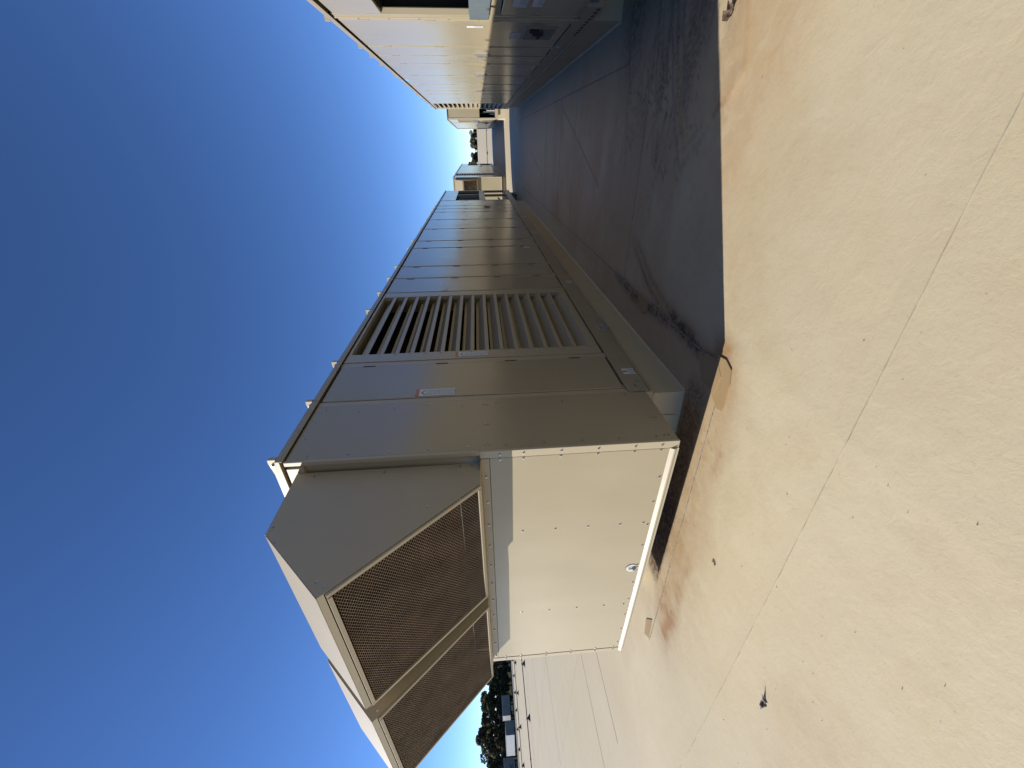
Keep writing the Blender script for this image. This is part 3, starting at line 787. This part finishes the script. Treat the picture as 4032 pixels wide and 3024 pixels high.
        for sg in (1, -1):
            k = 0
            # lines  (x-q0)/ca + sg*(s-s0)/cb = k
            kmin = 0 if sg > 0 else -int((s1 - s0) / cb) - 1; kmax = int((q1 - q0) / ca + ((s1 - s0) / cb if sg > 0 else 0)) + 1
            for k in range(kmin, kmax + 1):
                pts2 = []
                for s in (s0, s1):
                    x = q0 + ca * (k - sg * (s - s0) / cb)
                    pts2.append((x, s))
                (xA, sA), (xB, sB) = pts2
                # clip to the opening
                t0, t1 = 0.0, 1.0; dx = xB - xA
                for lim, lo in ((q0, True), (q1, False)):
                    if abs(dx) < 1e-9: continue
                    tt = (lim - xA) / dx
                    if (dx > 0) == lo: t0 = max(t0, tt)
                    else: t1 = min(t1, tt)
                if t1 - t0 < 0.004: continue
                A = (xA + dx * t0, sA + (sB - sA) * t0); B = (xA + dx * t1, sA + (sB - sA) * t1)
                dl = Vector((B[0] - A[0], B[1] - A[1])).normalized(); pr = Vector((-dl.y, dl.x)) * wst
                vs = []
                for o in (0.003, 0.0055):
                    for (px, ps) in ((A[0] + pr.x, A[1] + pr.y), (B[0] + pr.x, B[1] + pr.y), (B[0] - pr.x, B[1] - pr.y), (A[0] - pr.x, A[1] - pr.y)):
                        vs.append(pt(px, ps, o + (0.0004 if sg > 0 else 0)))
                ms.add(vs, BOXF)
        sc = build('screen_mesh', ms, 'mesh', h); sc['kind'] = 'stuff'
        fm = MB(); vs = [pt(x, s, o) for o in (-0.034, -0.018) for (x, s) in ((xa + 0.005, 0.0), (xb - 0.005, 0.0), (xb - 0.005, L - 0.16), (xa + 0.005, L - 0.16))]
        build('hood_shade_sheet', fm.add(vs, BOXF), 'hoodshade', h)  # dark sheet added behind the screen to paint the hood's inner shade
        # air damper blades at the back of the hood
        bl = MB().prism([(0, 0), (0.035, 0.012), (0.04, 0.122), (0.036, 0.136), (0.031, 0.122), (0.028, 0.016), (-0.002, 0.006)], 0, xb - xa - 0.10, 'x')
        mbl = simple_mesh('damper_blade', bl, 'alu')
        for k in range(8):
            inst('damper_blade', mbl, (xa + 0.05, Y0 + 0.03, 1.685 + 0.143 * k), h)
    # condenser end: open frame, solid top band, cross rail, uprights
    top = MB().box(X(0), X(0.04), 15.96, 19.42, 2.40, ZT - 0.02)
    build('top_band', top, 'paint', t, 0.004)
    build('cross_rail', MB().box(X(0), X(0.12), 15.96, 19.42, 1.31, 1.53), 'paint2', t, 0.004)
    for y in (15.96, 17.82, 19.34):
        build('frame_post', MB().box(X(0.004), X(0.09), y, y + 0.08, 0.44, 2.41), 'paint2', t)
        build('frame_post', MB().box(X(W - 0.09), X(W), y, y + 0.08, 0.44, ZT), 'paint2', t)
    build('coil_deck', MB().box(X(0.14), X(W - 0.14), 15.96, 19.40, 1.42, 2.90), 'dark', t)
    build('end_band', MB().box(X(0.0), X(W), 19.40, 19.44, 1.42, ZT - 0.02), 'paint', t)
    cmp_ = MB()
    for (y, u) in ((16.6, 0.7), (17.2, 0.75), (18.5, 0.8)):
        cmp_.tube((X(u), y, 0.44), (X(u), y, 0.98), 0.16, 14)
    build('compressor', cmp_, 'gasket', t, 0.0, True)
    pp = MB()
    for (y, z) in ((16.3, 0.6), (16.9, 0.72), (18.0, 0.66)): pp.tube((X(0.25), y, z), (X(0.25), y + 0.9, z + 0.05), 0.03, 8)
    build('refrigerant_pipe', pp, 'pipe', t)
    build('base_floor', MB().box(X(0.16), X(W - 0.16), 15.9, 19.42, 0.40, 0.43), 'rail', t)
    ORIGIN = Vector((0, 0, 0))
    return t
uL = left_unit()

# ---- the unit on the right: condenser end towards the camera
def right_unit():
    global ORIGIN
    t = thing('rooftop_unit', (XR, 1.92, gz(XR)), 'sunlit tan rooftop air handler with open condenser end, nearest on the right', 'rooftop unit', 'tan rooftop air handling units')
    ORIGIN = Vector(t.location)
    X = lambda u: XR + u
    seams = [5.44, 6.75, 7.38, 8.06, 9.36, 10.62, 11.85, 12.6, 13.9, 14.6, 15.33]
    doors = [(a + 0.045, b - 0.012) for a, b in zip(seams[:-1], seams[1:])]
    posts = [(a - 0.004, a + 0.036) for a in seams[1:-1]] + [(5.425, 5.48), (15.325, 15.35)]
    ribs = [5.42, 6.76, 7.39, 8.07, 9.37, 10.63, 11.86, 12.61, 13.91, 14.61, 15.34, 16.6]
    zr0, zr1 = 0.325, 0.515
    rail, ds = unit_shell(t, -1, XR, doors, posts, zr0, zr1, (4.93, 17.86), [1.9, 3.6, 5.40] + ribs[1:] + [17.9], ribs, [(5.44, 15.36)])
    for y in np.arange(5.0, 6.1, 0.115):
        build('rail_hole', MB().tube((XR - 0.001, y, 0.37), (XR - 0.004, y, 0.37), 0.018, 10), 'gasket', rail)
    for y in (6.5, 6.66, 6.95, 7.3, 7.5, 8.0, 9.3, 9.45, 10.6):
        for z in (0.36, 0.42): inst('bolt', BOLT, (XR, y, z), rail, ROT['-x'], (0.55, 0.55, 0.55))
    label_on(-1, XR, 6.68, 0.40, 0.12, 0.075, 'lab_plate', rail, 'notice_label')
    # recessed access pocket with black latch on the first door
    pk = build('access_pocket', MB().box(XR - 0.012, XR - 0.002, 5.70, 5.72, 0.62, 1.0).box(XR - 0.012, XR - 0.002, 6.25, 6.27, 0.62, 1.0).box(XR - 0.012, XR - 0.002, 5.72, 6.25, 0.62, 0.64).box(XR - 0.012, XR - 0.002, 5.72, 6.25, .98, 1.0), 'rail', ds[0])
    build('pocket_back', MB().box(XR - 0.004, XR - 0.001, 5.72, 6.25, 0.64, 0.98), 'coil', pk)
    build('latch_handle', MB().box(XR - 0.03, XR - 0.004, 5.76, 5.86, 0.84, 0.93).box(XR - 0.055, XR - 0.02, 5.78, 5.84, 0.78, 0.90).box(XR - 0.055, XR - 0.035, 5.80, 6.0, 0.80, 0.84), 'gasket', pk, 0.004)
    label_on(-1, XR, 5.95, 1.005, 0.33, 0.125, 'lab_plate', ds[0], 'notice_label')
    label_on(-1, XR, 5.665, 1.45, 0.085, 0.18, 'lab_plate', ds[0], 'warning_label')
    tp = build('blue_tape', MB().box(XR - 0.0025, XR, 9.92, 10.06, 2.84, 2.92), 'blue', ds[4])
    for d, y in ((ds[3], 9.2), (ds[5], 11.7), (ds[1], 7.28)):
        build('door_handle', MB().box(XR - 0.04, XR + 0.002, y, y + 0.03, 1.35, 1.52).box(XR - 0.01, XR, y - 0.01, y + 0.04, 1.32, 1.55), 'steel', d, 0.004)
    louver(t, -1, XR, 15.345, 17.84, 0.522, ZT - 0.022, 15.47, 17.62, 0.56, 2.88, 15)
    build('end_wall', MB().box(X(0.06), X(W), 17.80, 17.86, 0.52, ZT - 0.02), 'paint', t)
    # condenser section, near end
    cpost = build('frame_post', MB().box(X(0.0), X(0.06), 5.275, 5.418, 0.47, ZT - 0.016), 'paint', t, 0.004)
    build('post_strip', MB().box(X(-0.008), X(0.0), 5.36, 5.40, 0.47, ZT - 0.02), 'paint2', cpost)
    for z in np.arange(0.6, 2.9, 0.30): inst('screw', SCREW, (XR - 0.008, 5.38, z), cpost, ROT['-x'])
    build('frame_post', MB().box(X(0.0), X(0.08), 3.50, 3.64, 0.47, ZT - 0.016), 'paint2', t, 0.004)
    build('frame_post', MB().box(X(0.0), X(0.08), 1.92, 2.04, 0.47, ZT - 0.016), 'paint2', t, 0.004)
    for k, (a, b) in enumerate(((3.645, 5.27), (2.045, 3.495))):
        build('top_panel', MB().box(X(0.004), X(0.04), a, b, 2.45, ZT - 0.035), 'paint', t, 0.006)
        # jamb returns, lit by the sun from the left
        jm = MB().box(X(0.002), X(0.05), b + 0.0, b + 0.004, 1.60, 2.44).box(X(0.002), X(0.05), b, b + 0.004, 1.30, 1.40)
        build('jamb', jm, 'paint2', t)
        build('dark_reveal', MB().box(X(0.30), X(0.32), a, b + 0.1, 1.30, 2.46).box(X(0.06), X(0.30), b + 0.10, b + 0.12, 1.30, 2.46).box(X(0.05), X(0.3), a, b + .1, 2.442, 2.46), 'dark', t)
        build('coil_panel', MB().prism([(X(0.11), 1.602), (X(0.14), 1.602), (X(0.20), 2.43), (X(0.17), 2.43)], a, b - 0.16, 'y'), 'coil', t)
        build('cross_channel', MB().box(X(-0.014), X(0.10), a, b + (0.10 if k == 0 else -0.002), 1.402, 1.598), 'coil', t, 0.006)
        dr = build('cabinet_door', MB().box(X(0.0), X(0.05), a + 0.03, b - 0.035, 0.55, 1.285), 'paint', t, 0.006)
        build('cabinet_frame', MB().box(X(0.01), X(0.05), a, a + 0.026, 0.5, 1.39).box(X(0.01), X(0.05), b - 0.03, b - 0.002, 0.5, 1.39).box(X(0.01), X(0.05), a + .028, b - .032, 1.295, 1.39).box(X(0.012), X(0.05), a + .028, b - .032, 0.5, 0.545), 'rail', t, 0.003)
        if k == 0:
            label_on(-1, XR, 4.60, 1.06, 0.36, 0.14, 'lab_plate', dr, 'data_label')
            label_on(-1, XR, 4.60, 0.92, 0.34, 0.10, 'lab_plate', dr, 'notice_label')
            inst('bolt', BOLT, (XR, 5.14, 0.95), dr, ROT['-x'], (0.8, 0.8, 0.8))
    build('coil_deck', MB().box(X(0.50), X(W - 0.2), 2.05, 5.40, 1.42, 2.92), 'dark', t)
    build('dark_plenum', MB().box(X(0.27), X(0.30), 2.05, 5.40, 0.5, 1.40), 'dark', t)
    build('base_channel', MB().box(X(0.03), X(0.14), 1.94, 4.95, 0.40, 0.498), 'coil', t)
    build('base_floor', MB().box(X(0.14), X(W - 0.1), 1.94, 5.44, 0.40, 0.49), 'rail', t)
    for y in (2.15, 3.55):
        for u in (0.06, W - 0.36): build('support_leg', MB().box(X(u), X(u + 0.3), y, y + 0.3, -0.075, 0.402), 'block', t, 0.01)
    # near end wall: sheet above, open compressor bay with pipework below
    build('end_panel', MB().box(X(0.09), X(W - 0.05), 1.93, 1.97, 1.30, ZT - 0.05), 'paint', t, 0.006)
    build('end_rail', MB().box(X(0.0), X(W), 1.91, 1.93, 0.33, 0.47), 'paint2', t)
    pp = MB()
    for (u, z) in ((0.25, 0.55), (0.40, 0.70), (0.6, 0.6), (0.33, 0.9)):
        pp.tube((X(u), 2.1, z), (X(u) + 0.5, 2.15, z + 0.05), 0.03, 8)
        pp.tube((X(u), 2.1, 0.49), (X(u), 2.1, z + 0.2), 0.035, 8)
    build('refrigerant_pipe', pp, 'steel', t)
    ORIGIN = Vector((0, 0, 0))
    return t
uR = right_unit()

# ---- the same pair again, farther along the roof
SK = ('screw', 'bolt', 'hinge', 'corner_cap')
f1 = copy_tree(uL, skip=SK); f1.location = uL.location + Vector((0.16, 22.95, -0.10))
tag(f1, 'distant tan unit with intake hoods, standing beyond the far end of the hooded unit')
f2 = copy_tree(uR, skip=SK); f2.location = uR.location + Vector((-0.02, 23.1, -0.0))
tag(f2, 'distant tan unit with dark pipe bay at its end, beyond the sunlit right-hand unit')
curb(-1.64, -4.4, 25.3, 38.8, 0.10, 'sunlit far membrane curb under the distant hooded unit', 0.42, True)
curb(1.09, 3.86, 25.15, 41.0, 0.325, 'far membrane curb with sunlit end under the distant pipe-bay unit', 0.42, True)
b = build('support_block', MB().box(-2.35, -1.86, 18.7, 19.35, -0.09, 0.215), 'block', None, 0.02)
tag(settle(b, (-2.1, 19.0, -0.08)), 'dark square support block under the far end of the hooded unit', 'block')

# ------------------------------------------------------------------ pipe runs on rubber supports
def support_mesh():
    mb = MB(); p = [(-0.20, 0.0), (0.20, 0.0), (0.19, 0.035), (0.07, 0.13), (-0.07, 0.13), (-0.19, 0.035)]
    mb.prism([(a, b) for a, b in p], -0.11, 0.11, 'y')
    mb.prism([(-0.045, 0.13), (0.045, 0.13), (0.045, 0.15), (-0.045, 0.15)], -0.08, 0.08, 'y')
    return simple_mesh('pipe_support', mb, 'blackrubber')
SUP = support_mesh()
CL = simple_mesh('pipe_clamp', MB().box(-0.05, 0.05, -0.03, 0.03, 0.148, 0.165).tube((-0.045, 0, 0.15), (-0.045, 0, 0.26), 0.008, 6).tube((0.045, 0, 0.15), (0.045, 0, 0.26), 0.008, 6).box(-0.055, 0.055, -0.02, 0.02, 0.235, 0.25), 'pipe')
def pipe_run(p0, p1, r, label, sups, axis, where):
    z = 0.195
    m = MB().tube((*p0, gz(p0[0]) + z), (*p1, gz(p1[0]) + z), r, 10)
    L = math.hypot(p1[0] - p0[0], p1[1] - p0[1])
    o = build('gas_pipe', m, 'pipe', None); tag(settle(o, (*p0, gz(p0[0]))), label, 'pipe', 'pipe runs across the roof')
    d = Vector((p1[0] - p0[0], p1[1] - p0[1], 0)).normalized()
    cu = MB(); s = 3.0
    while s < L:
        q = Vector((*p0, gz(p0[0]) + z)) + d * s; cu.tube(q, q + d * 0.09, r * 1.35, 10); s += 6.4
    ORG = o.location.copy(); cu.v = [(a - ORG.x, b - ORG.y, c - ORG.z) for a, b, c in cu.v]
    build('pipe_coupling', cu, 'pipe', o)
    for k, (x, y) in enumerate(sups):
        t = bpy.data.objects.new('pipe_support', SUP); COL.objects.link(t); t.location = (x, y, gz(x) - 0.0)
        t.rotation_euler = (0, 0, R(90) if axis == 'y' else 0)
        nth = ('first', 'second', 'third', 'fourth', 'fifth', 'sixth', 'seventh', 'eighth', 'ninth', 'tenth', 'eleventh', 'twelfth')[k]
        tag(t, 'black pipe support, %s from the picture border on the %s' % (nth, where) if len(sups) > 1 else 'single black pipe support between the far units, under the crossing pipe', 'pipe support', 'black supports under the rooftop pipes')
        inst('pipe_clamp', CL, (0, 0, 0), t)
pipe_run((-31.7, -20), (-31.7, 90), 0.028, 'dark pipe run nearest the hooded unit, crossing the pale roof on the left', [(-31.7, 7.5 + 3.13 * k) for k in range(3)], 'y', 'nearest pipe run')
pipe_run((-47.6, -20), (-47.6, 110), 0.030, 'dark pipe run in the middle of the three on the left roof', [(-47.6, 12.6 + 2.75 * k) for k in range(5)], 'y', 'middle pipe run')
pipe_run((-56.2, -20), (-56.2, 120), 0.026, 'thin dark pipe run closest to the roof edge and the trees', [(-56.2, 16.2 + 1.75 * k) for k in range(7)], 'y', 'pipe run by the roof edge')
pipe_run((-40, 61.0), (40, 61.0), 0.04, 'dark pipe run crossing the bright roof between the two distant units', [(-1.1, 61.0)], 'x', 'crossing pipe')

# ------------------------------------------------------------------ trees
def leafy(n, rx, rz, seed, leaf):
    r = random.Random(seed); v = []; f = []
    cl = []
    for k in range(13):
        a = r.uniform(0, 6.283); q = r.random() ** 0.5; zz = r.uniform(-0.75, 0.95)
        cap = math.sqrt(max(0.05, 1 - zz * zz))
        cl.append((Vector((math.cos(a) * q * rx * cap, math.sin(a) * q * rx * cap, zz * rz)), r.uniform(0.28, 0.48) * rx))
    for k in range(n):
        c, cr = r.choice(cl)
        d = Vector((r.gauss(0, 1), r.gauss(0, 1), r.gauss(0, 1))).normalized() * cr * r.uniform(0.55, 1.08)
        p = c + d; p.z = c.z + d.z * 0.85
        a = Vector((r.gauss(0, 1), r.gauss(0, 1), r.gauss(0, 1))).normalized(); b = a.orthogonal().normalized()
        b.rotate(Matrix.Rotation(r.uniform(0, 6.28), 3, a)); c2 = a.cross(b); s = leaf * r.uniform(0.5, 1.3)
        i = len(v); v += [p + b * s, p + c2 * s * 0.6, p - b * s, p - c2 * s * 0.6]; f.append((i, i + 1, i + 2, i + 3))
    return v, f
TV = []
for k in range(5):
    rx, rz = (3.6, 5.2) if k != 3 else (2.6, 6.0)
    v, f = leafy(2600, rx, rz, 100 + k, 0.42)
    mb = MB().add(v, f)
    me = bpy.data.meshes.new('crown'); me.from_pydata(mb.v, [], mb.f); me.materials.append(M['leaf' if k % 2 == 0 else 'leaf2'])
    tr = MB().tube((0, 0, 0), (0.1, 0, 4.5), 0.32, 8, 0.2).tube((0.1, 0, 4.5), (0.2, 0.1, 10), 0.2, 8, 0.06)
    rr = random.Random(k)
    for j in range(6):
        z = rr.uniform(3.6, 8.0); a = rr.uniform(0, 6.28); tr.tube((0.1, 0, z), (2.2 * math.cos(a), 2.2 * math.sin(a), z + 2.2), 0.09, 6, 0.03)
    TV.append((me, simple_mesh('trunk', tr, 'bark'), rz))
def tree(x, y, zb, h, k, label, group):
    me, tk, rz = TV[k]
    t = thing('tree', (x, y, zb), label, 'tree', group)
    s = h / (2 * rz + 2.4)
    t.scale = (s * random.uniform(0.95, 1.2), s * random.uniform(0.95, 1.2), s); t.rotation_euler = (0, 0, random.uniform(0, 6.28))
    c = bpy.data.objects.new('crown', me); COL.objects.link(c); c.parent = t; c.location = (0, 0, 2.4 + rz)
    u = bpy.data.objects.new('trunk', tk); COL.objects.link(u); u.parent = t
    return t
ORD = ['first', 'second', 'third', 'fourth', 'fifth', 'sixth', 'seventh', 'eighth', 'ninth', 'tenth', 'eleventh', 'twelfth', 'thirteenth', 'fourteenth', 'fifteenth', 'sixteenth', 'seventeenth', 'eighteenth', 'nineteenth', 'twentieth', 'twenty-first', 'twenty-second', 'twenty-third', 'twenty-fourth']
TY = [(-206, 52, 13.6), (-204, 58.5, 14.8), (-208, 64.5, 16.2), (-205, 70, 15.6), (-210, 76, 14.6), (-206, 81.5, 12.6), (-207, 87.5, 12.8), (-209, 46, 15.0), (-205, 93, 13.5)]
POS = ['second', 'third', 'fourth', 'fifth', 'sixth', 'seventh', 'eighth', 'first', 'ninth']
for k, (x, y, h) in enumerate(TY):
    tree(x, y, -5, h, k % 5, 'leafy tree beyond the left roof, front row, %s from the picture border' % POS[k], 'trees beyond the left roof edge')
for k in range(24):
    tree(-220 - (k % 3) * 5, 44 + 2.5 * k, -5, random.uniform(12.5, 15.5), (k * 3 + 1) % 5, 'dark tree in the rear row beyond the left roof, %s from the picture border' % ORD[k], 'rear row of trees on the left')
tree(-212, 67.2, -5, 18.4, 3, 'tallest round-topped tree rising above the others beyond the left roof edge', 'trees beyond the left roof edge')
for k in range(10):
    tree(-197 - (k % 2) * 3, 48 + 5.2 * k, -5, random.uniform(6.5, 8.5), (k * 2) % 5, 'low bushy tree under the left tree row, %s from the picture border' % ORD[k], 'low growth under the left trees')
for k, (x, h) in enumerate(((-17, 15.2), (-14.5, 16.6), (-12, 14.2), (-9.5, 13.6), (-7, 12.4), (-4.5, 12.6), (-2, 12.0), (0.5, 12.6), (3, 13.4), (5.5, 12.6), (8, 12.2))):
    tree(x * 1.1, 325 + (k % 2) * 6, -8, h, (k + 2) % 5, 'far skyline tree between the distant units, %s from the left' % ORD[k], 'far skyline trees')

# ------------------------------------------------------------------ trailers in the yard
def trailer(x, y, rz, L, H, Wd, zt, label, front_cut=0.0, sign=False):
    """box trailer: length along local y, its -y end faces the sun; top at zt"""
    global ORIGIN
    zb = -4.6
    t = thing('box_trailer', (x, y, zb), label, 'trailer', 'box trailers parked beyond the roof')
    t.rotation_euler = (0, 0, rz); t['label'] = label
    top = zt - zb; fl = top - H
    hw = Wd / 2
    prof = [(0, fl), (0, top), (L, top), (L, fl)] if not front_cut else [(0, top), (L, top), (L, fl), (front_cut, fl), (0, top - 0.6)]
    build('cargo_body', MB().prism(prof, -hw, hw, 'x'), 'shadeside', t, 0.03)
    build('roof_edge', MB().box(-hw - 0.03, hw + 0.03, -0.02, L + 0.02, top - 0.02, top + 0.10), 'white', t)
    build('end_door', MB().box(-hw + 0.1, hw - 0.1, -0.06, -0.01, (fl if not front_cut else top - 0.55) + 0.1, top - 0.12), 'white', t)
    for k in range(int(L / 1.2)):
        build('side_post', MB().box(hw, hw + 0.03, 0.5 + 1.2 * k, 0.56 + 1.2 * k, fl + 0.1, top - 0.1), 'shadeside', t)
    build('chassis', MB().box(-0.5, 0.5, 0.3, L - 0.3, fl - 0.35, fl), 'tyre', t)
    for yy in (L * 0.2, L * 0.34):
        for sx in (-1, 1):
            wme = MB().tube((sx * (hw - 0.35), yy, 0.5), (sx * (hw - 0.02), yy, 0.5), 0.5, 14)
            build('wheel', wme, 'tyre', t)
    for sx in (-1, 1): build('landing_leg', MB().box(sx * 0.8 - 0.08, sx * 0.8 + 0.08, L * 0.8, L * 0.8 + 0.16, 0, fl), 'tyre', t)
    if sign:
        tx = bpy.data.curves.new('sign_text', 'FONT'); tx.body = 'On'; tx.size = 1.3; tx.extrude = 0.01
        o = bpy.data.objects.new('tmp', tx); COL.objects.link(o); bpy.context.view_layer.update()
        me = bpy.data.meshes.new_from_object(o); bpy.data.objects.remove(o); me.materials.clear(); me.materials.append(M['tyre'])
        o = bpy.data.objects.new('side_lettering', me); COL.objects.link(o); o.parent = t
        o.rotation_euler = (R(90), 0, R(90)); o.location = (hw + 0.035, 0.5, top - 1.35)
        for k, (a, bb) in enumerate(((0.6, 3.6), (0.6, 3.1), (0.6, 3.4))):
            build('lettering_line', MB().box(hw + 0.03, hw + 0.04, a, bb, top - 1.9 - 0.42 * k, top - 1.72 - 0.42 * k), 'tyre', t)
    return t
trailer(-170, 57.7, R(14), 6.7, 2.7, 2.6, 1.15, 'box trailer with shaded grey side and sunlit white end, farthest right in the yard', 0)
trailer(-173.4, 51.3, R(12), 4.3, 2.9, 11.0, 0.45, 'pale trailer with a sloping white end, in the middle of the yard')
trailer(-166, 41.0, R(4), 4.9, 3.4, 2.6, 1.55, 'trailer with dark lettering on its shaded grey side, cut by the picture border', 0, True)

# ------------------------------------------------------------------ small litter on the roof
def leaf_obj(loc, outline, curl, mat, label, rz):
    bm = bmesh.new()
    vs = [bm.verts.new((x, y, 0)) for x, y in outline]
    bm.faces.new(vs)
    bmesh.ops.triangulate(bm, faces=bm.faces[:])
    bmesh.ops.subdivide_edges(bm, edges=bm.edges[:], cuts=2, use_grid_fill=True)
    for v in bm.verts:
        r2 = v.co.x ** 2 + v.co.y ** 2
        v.co.z = 0.006 + curl * r2 + 0.006 * math.sin(v.co.x * 130) * math.cos(v.co.y * 110)
    me = bpy.data.meshes.new('dead_leaf'); bm.to_mesh(me); bm.free(); me.materials.append(M[mat])
    o = bpy.data.objects.new('dead_leaf', me); COL.objects.link(o); o.location = loc; o.rotation_euler = (0, 0, rz)
    s = o.modifiers.new('thick', 'SOLIDIFY'); s.thickness = 0.0012
    tag(o, label, 'leaf', 'dead leaves on the roof')
star = []
for k in range(14):
    a = 2 * math.pi * k / 14; r_ = (0.050 if k % 2 == 0 else 0.020) * random.uniform(0.75, 1.2)
    star.append((r_ * math.cos(a), r_ * math.sin(a)))
leaf_obj((0.70, 3.24, gz(0.7) + 0.002), star, 9.0, 'leaf_dead', 'curled spiky dead leaf on sunlit roof beside the shadow edge', 0.4)
leaf_obj((-3.12, 1.01, gz(-3.12) + 0.002), [(-0.062, -0.004), (-0.035, -0.014), (-0.012, -0.010), (0.004, -0.034), (0.012, -0.009), (0.030, -0.006), (0.066, 0.004), (0.030, 0.010), (0.0, 0.012), (-0.022, 0.020), (-0.045, 0.016)], 5.0, 'leaf_dead2', 'pointed grey-brown dead leaf lying alone on the open pale roof', R(15))
tw = MB(); prev = None
for k in range(9):
    a = R(-70 + 19 * k); p = (-2.81 + 0.02 * math.cos(a), 1.79 + 0.02 * math.sin(a), gz(-2.81) + 0.008)
    if prev: tw.tube(prev, p, 0.0042, 6)
    prev = p
tag(settle(build('curled_twig', tw, 'leaf_dead'), (-2.81, 1.79, gz(-2.81))), 'tiny dark curled twig in front of the sunlit lower panel', 'twig')
dm = MB(); rr = random.Random(3)
for k in range(150):
    if k < 80: x, y = rr.uniform(-4.2, 1.2), rr.uniform(0.35, 2.1) if rr.random() < 0.8 else rr.uniform(2.1, 3.2)
    else: x, y = rr.uniform(-1.2, 1.0), rr.uniform(2.6, 5.5)
    s = rr.uniform(0.0008, 0.0019); a = rr.uniform(0, 3.14); z = gz(x) + 0.004
    c, q = math.cos(a) * s * rr.uniform(1, 2.4), math.sin(a) * s * rr.uniform(1, 2.4)
    dm.add([(x - c, y - q, z - 0.004), (x + q * 0.5, y - c * 0.5, z - 0.004), (x + c, y + q, z - 0.004), (x - q * 0.5, y + c * 0.5, z - 0.004), (x, y, z + s)], [(0, 1, 4), (1, 2, 4), (2, 3, 4), (3, 0, 4)])
tag(build('roof_debris', dm, 'leaf_dead'), 'scattered dark specks of leaf litter on the pale roof', 'debris', kind='stuff')
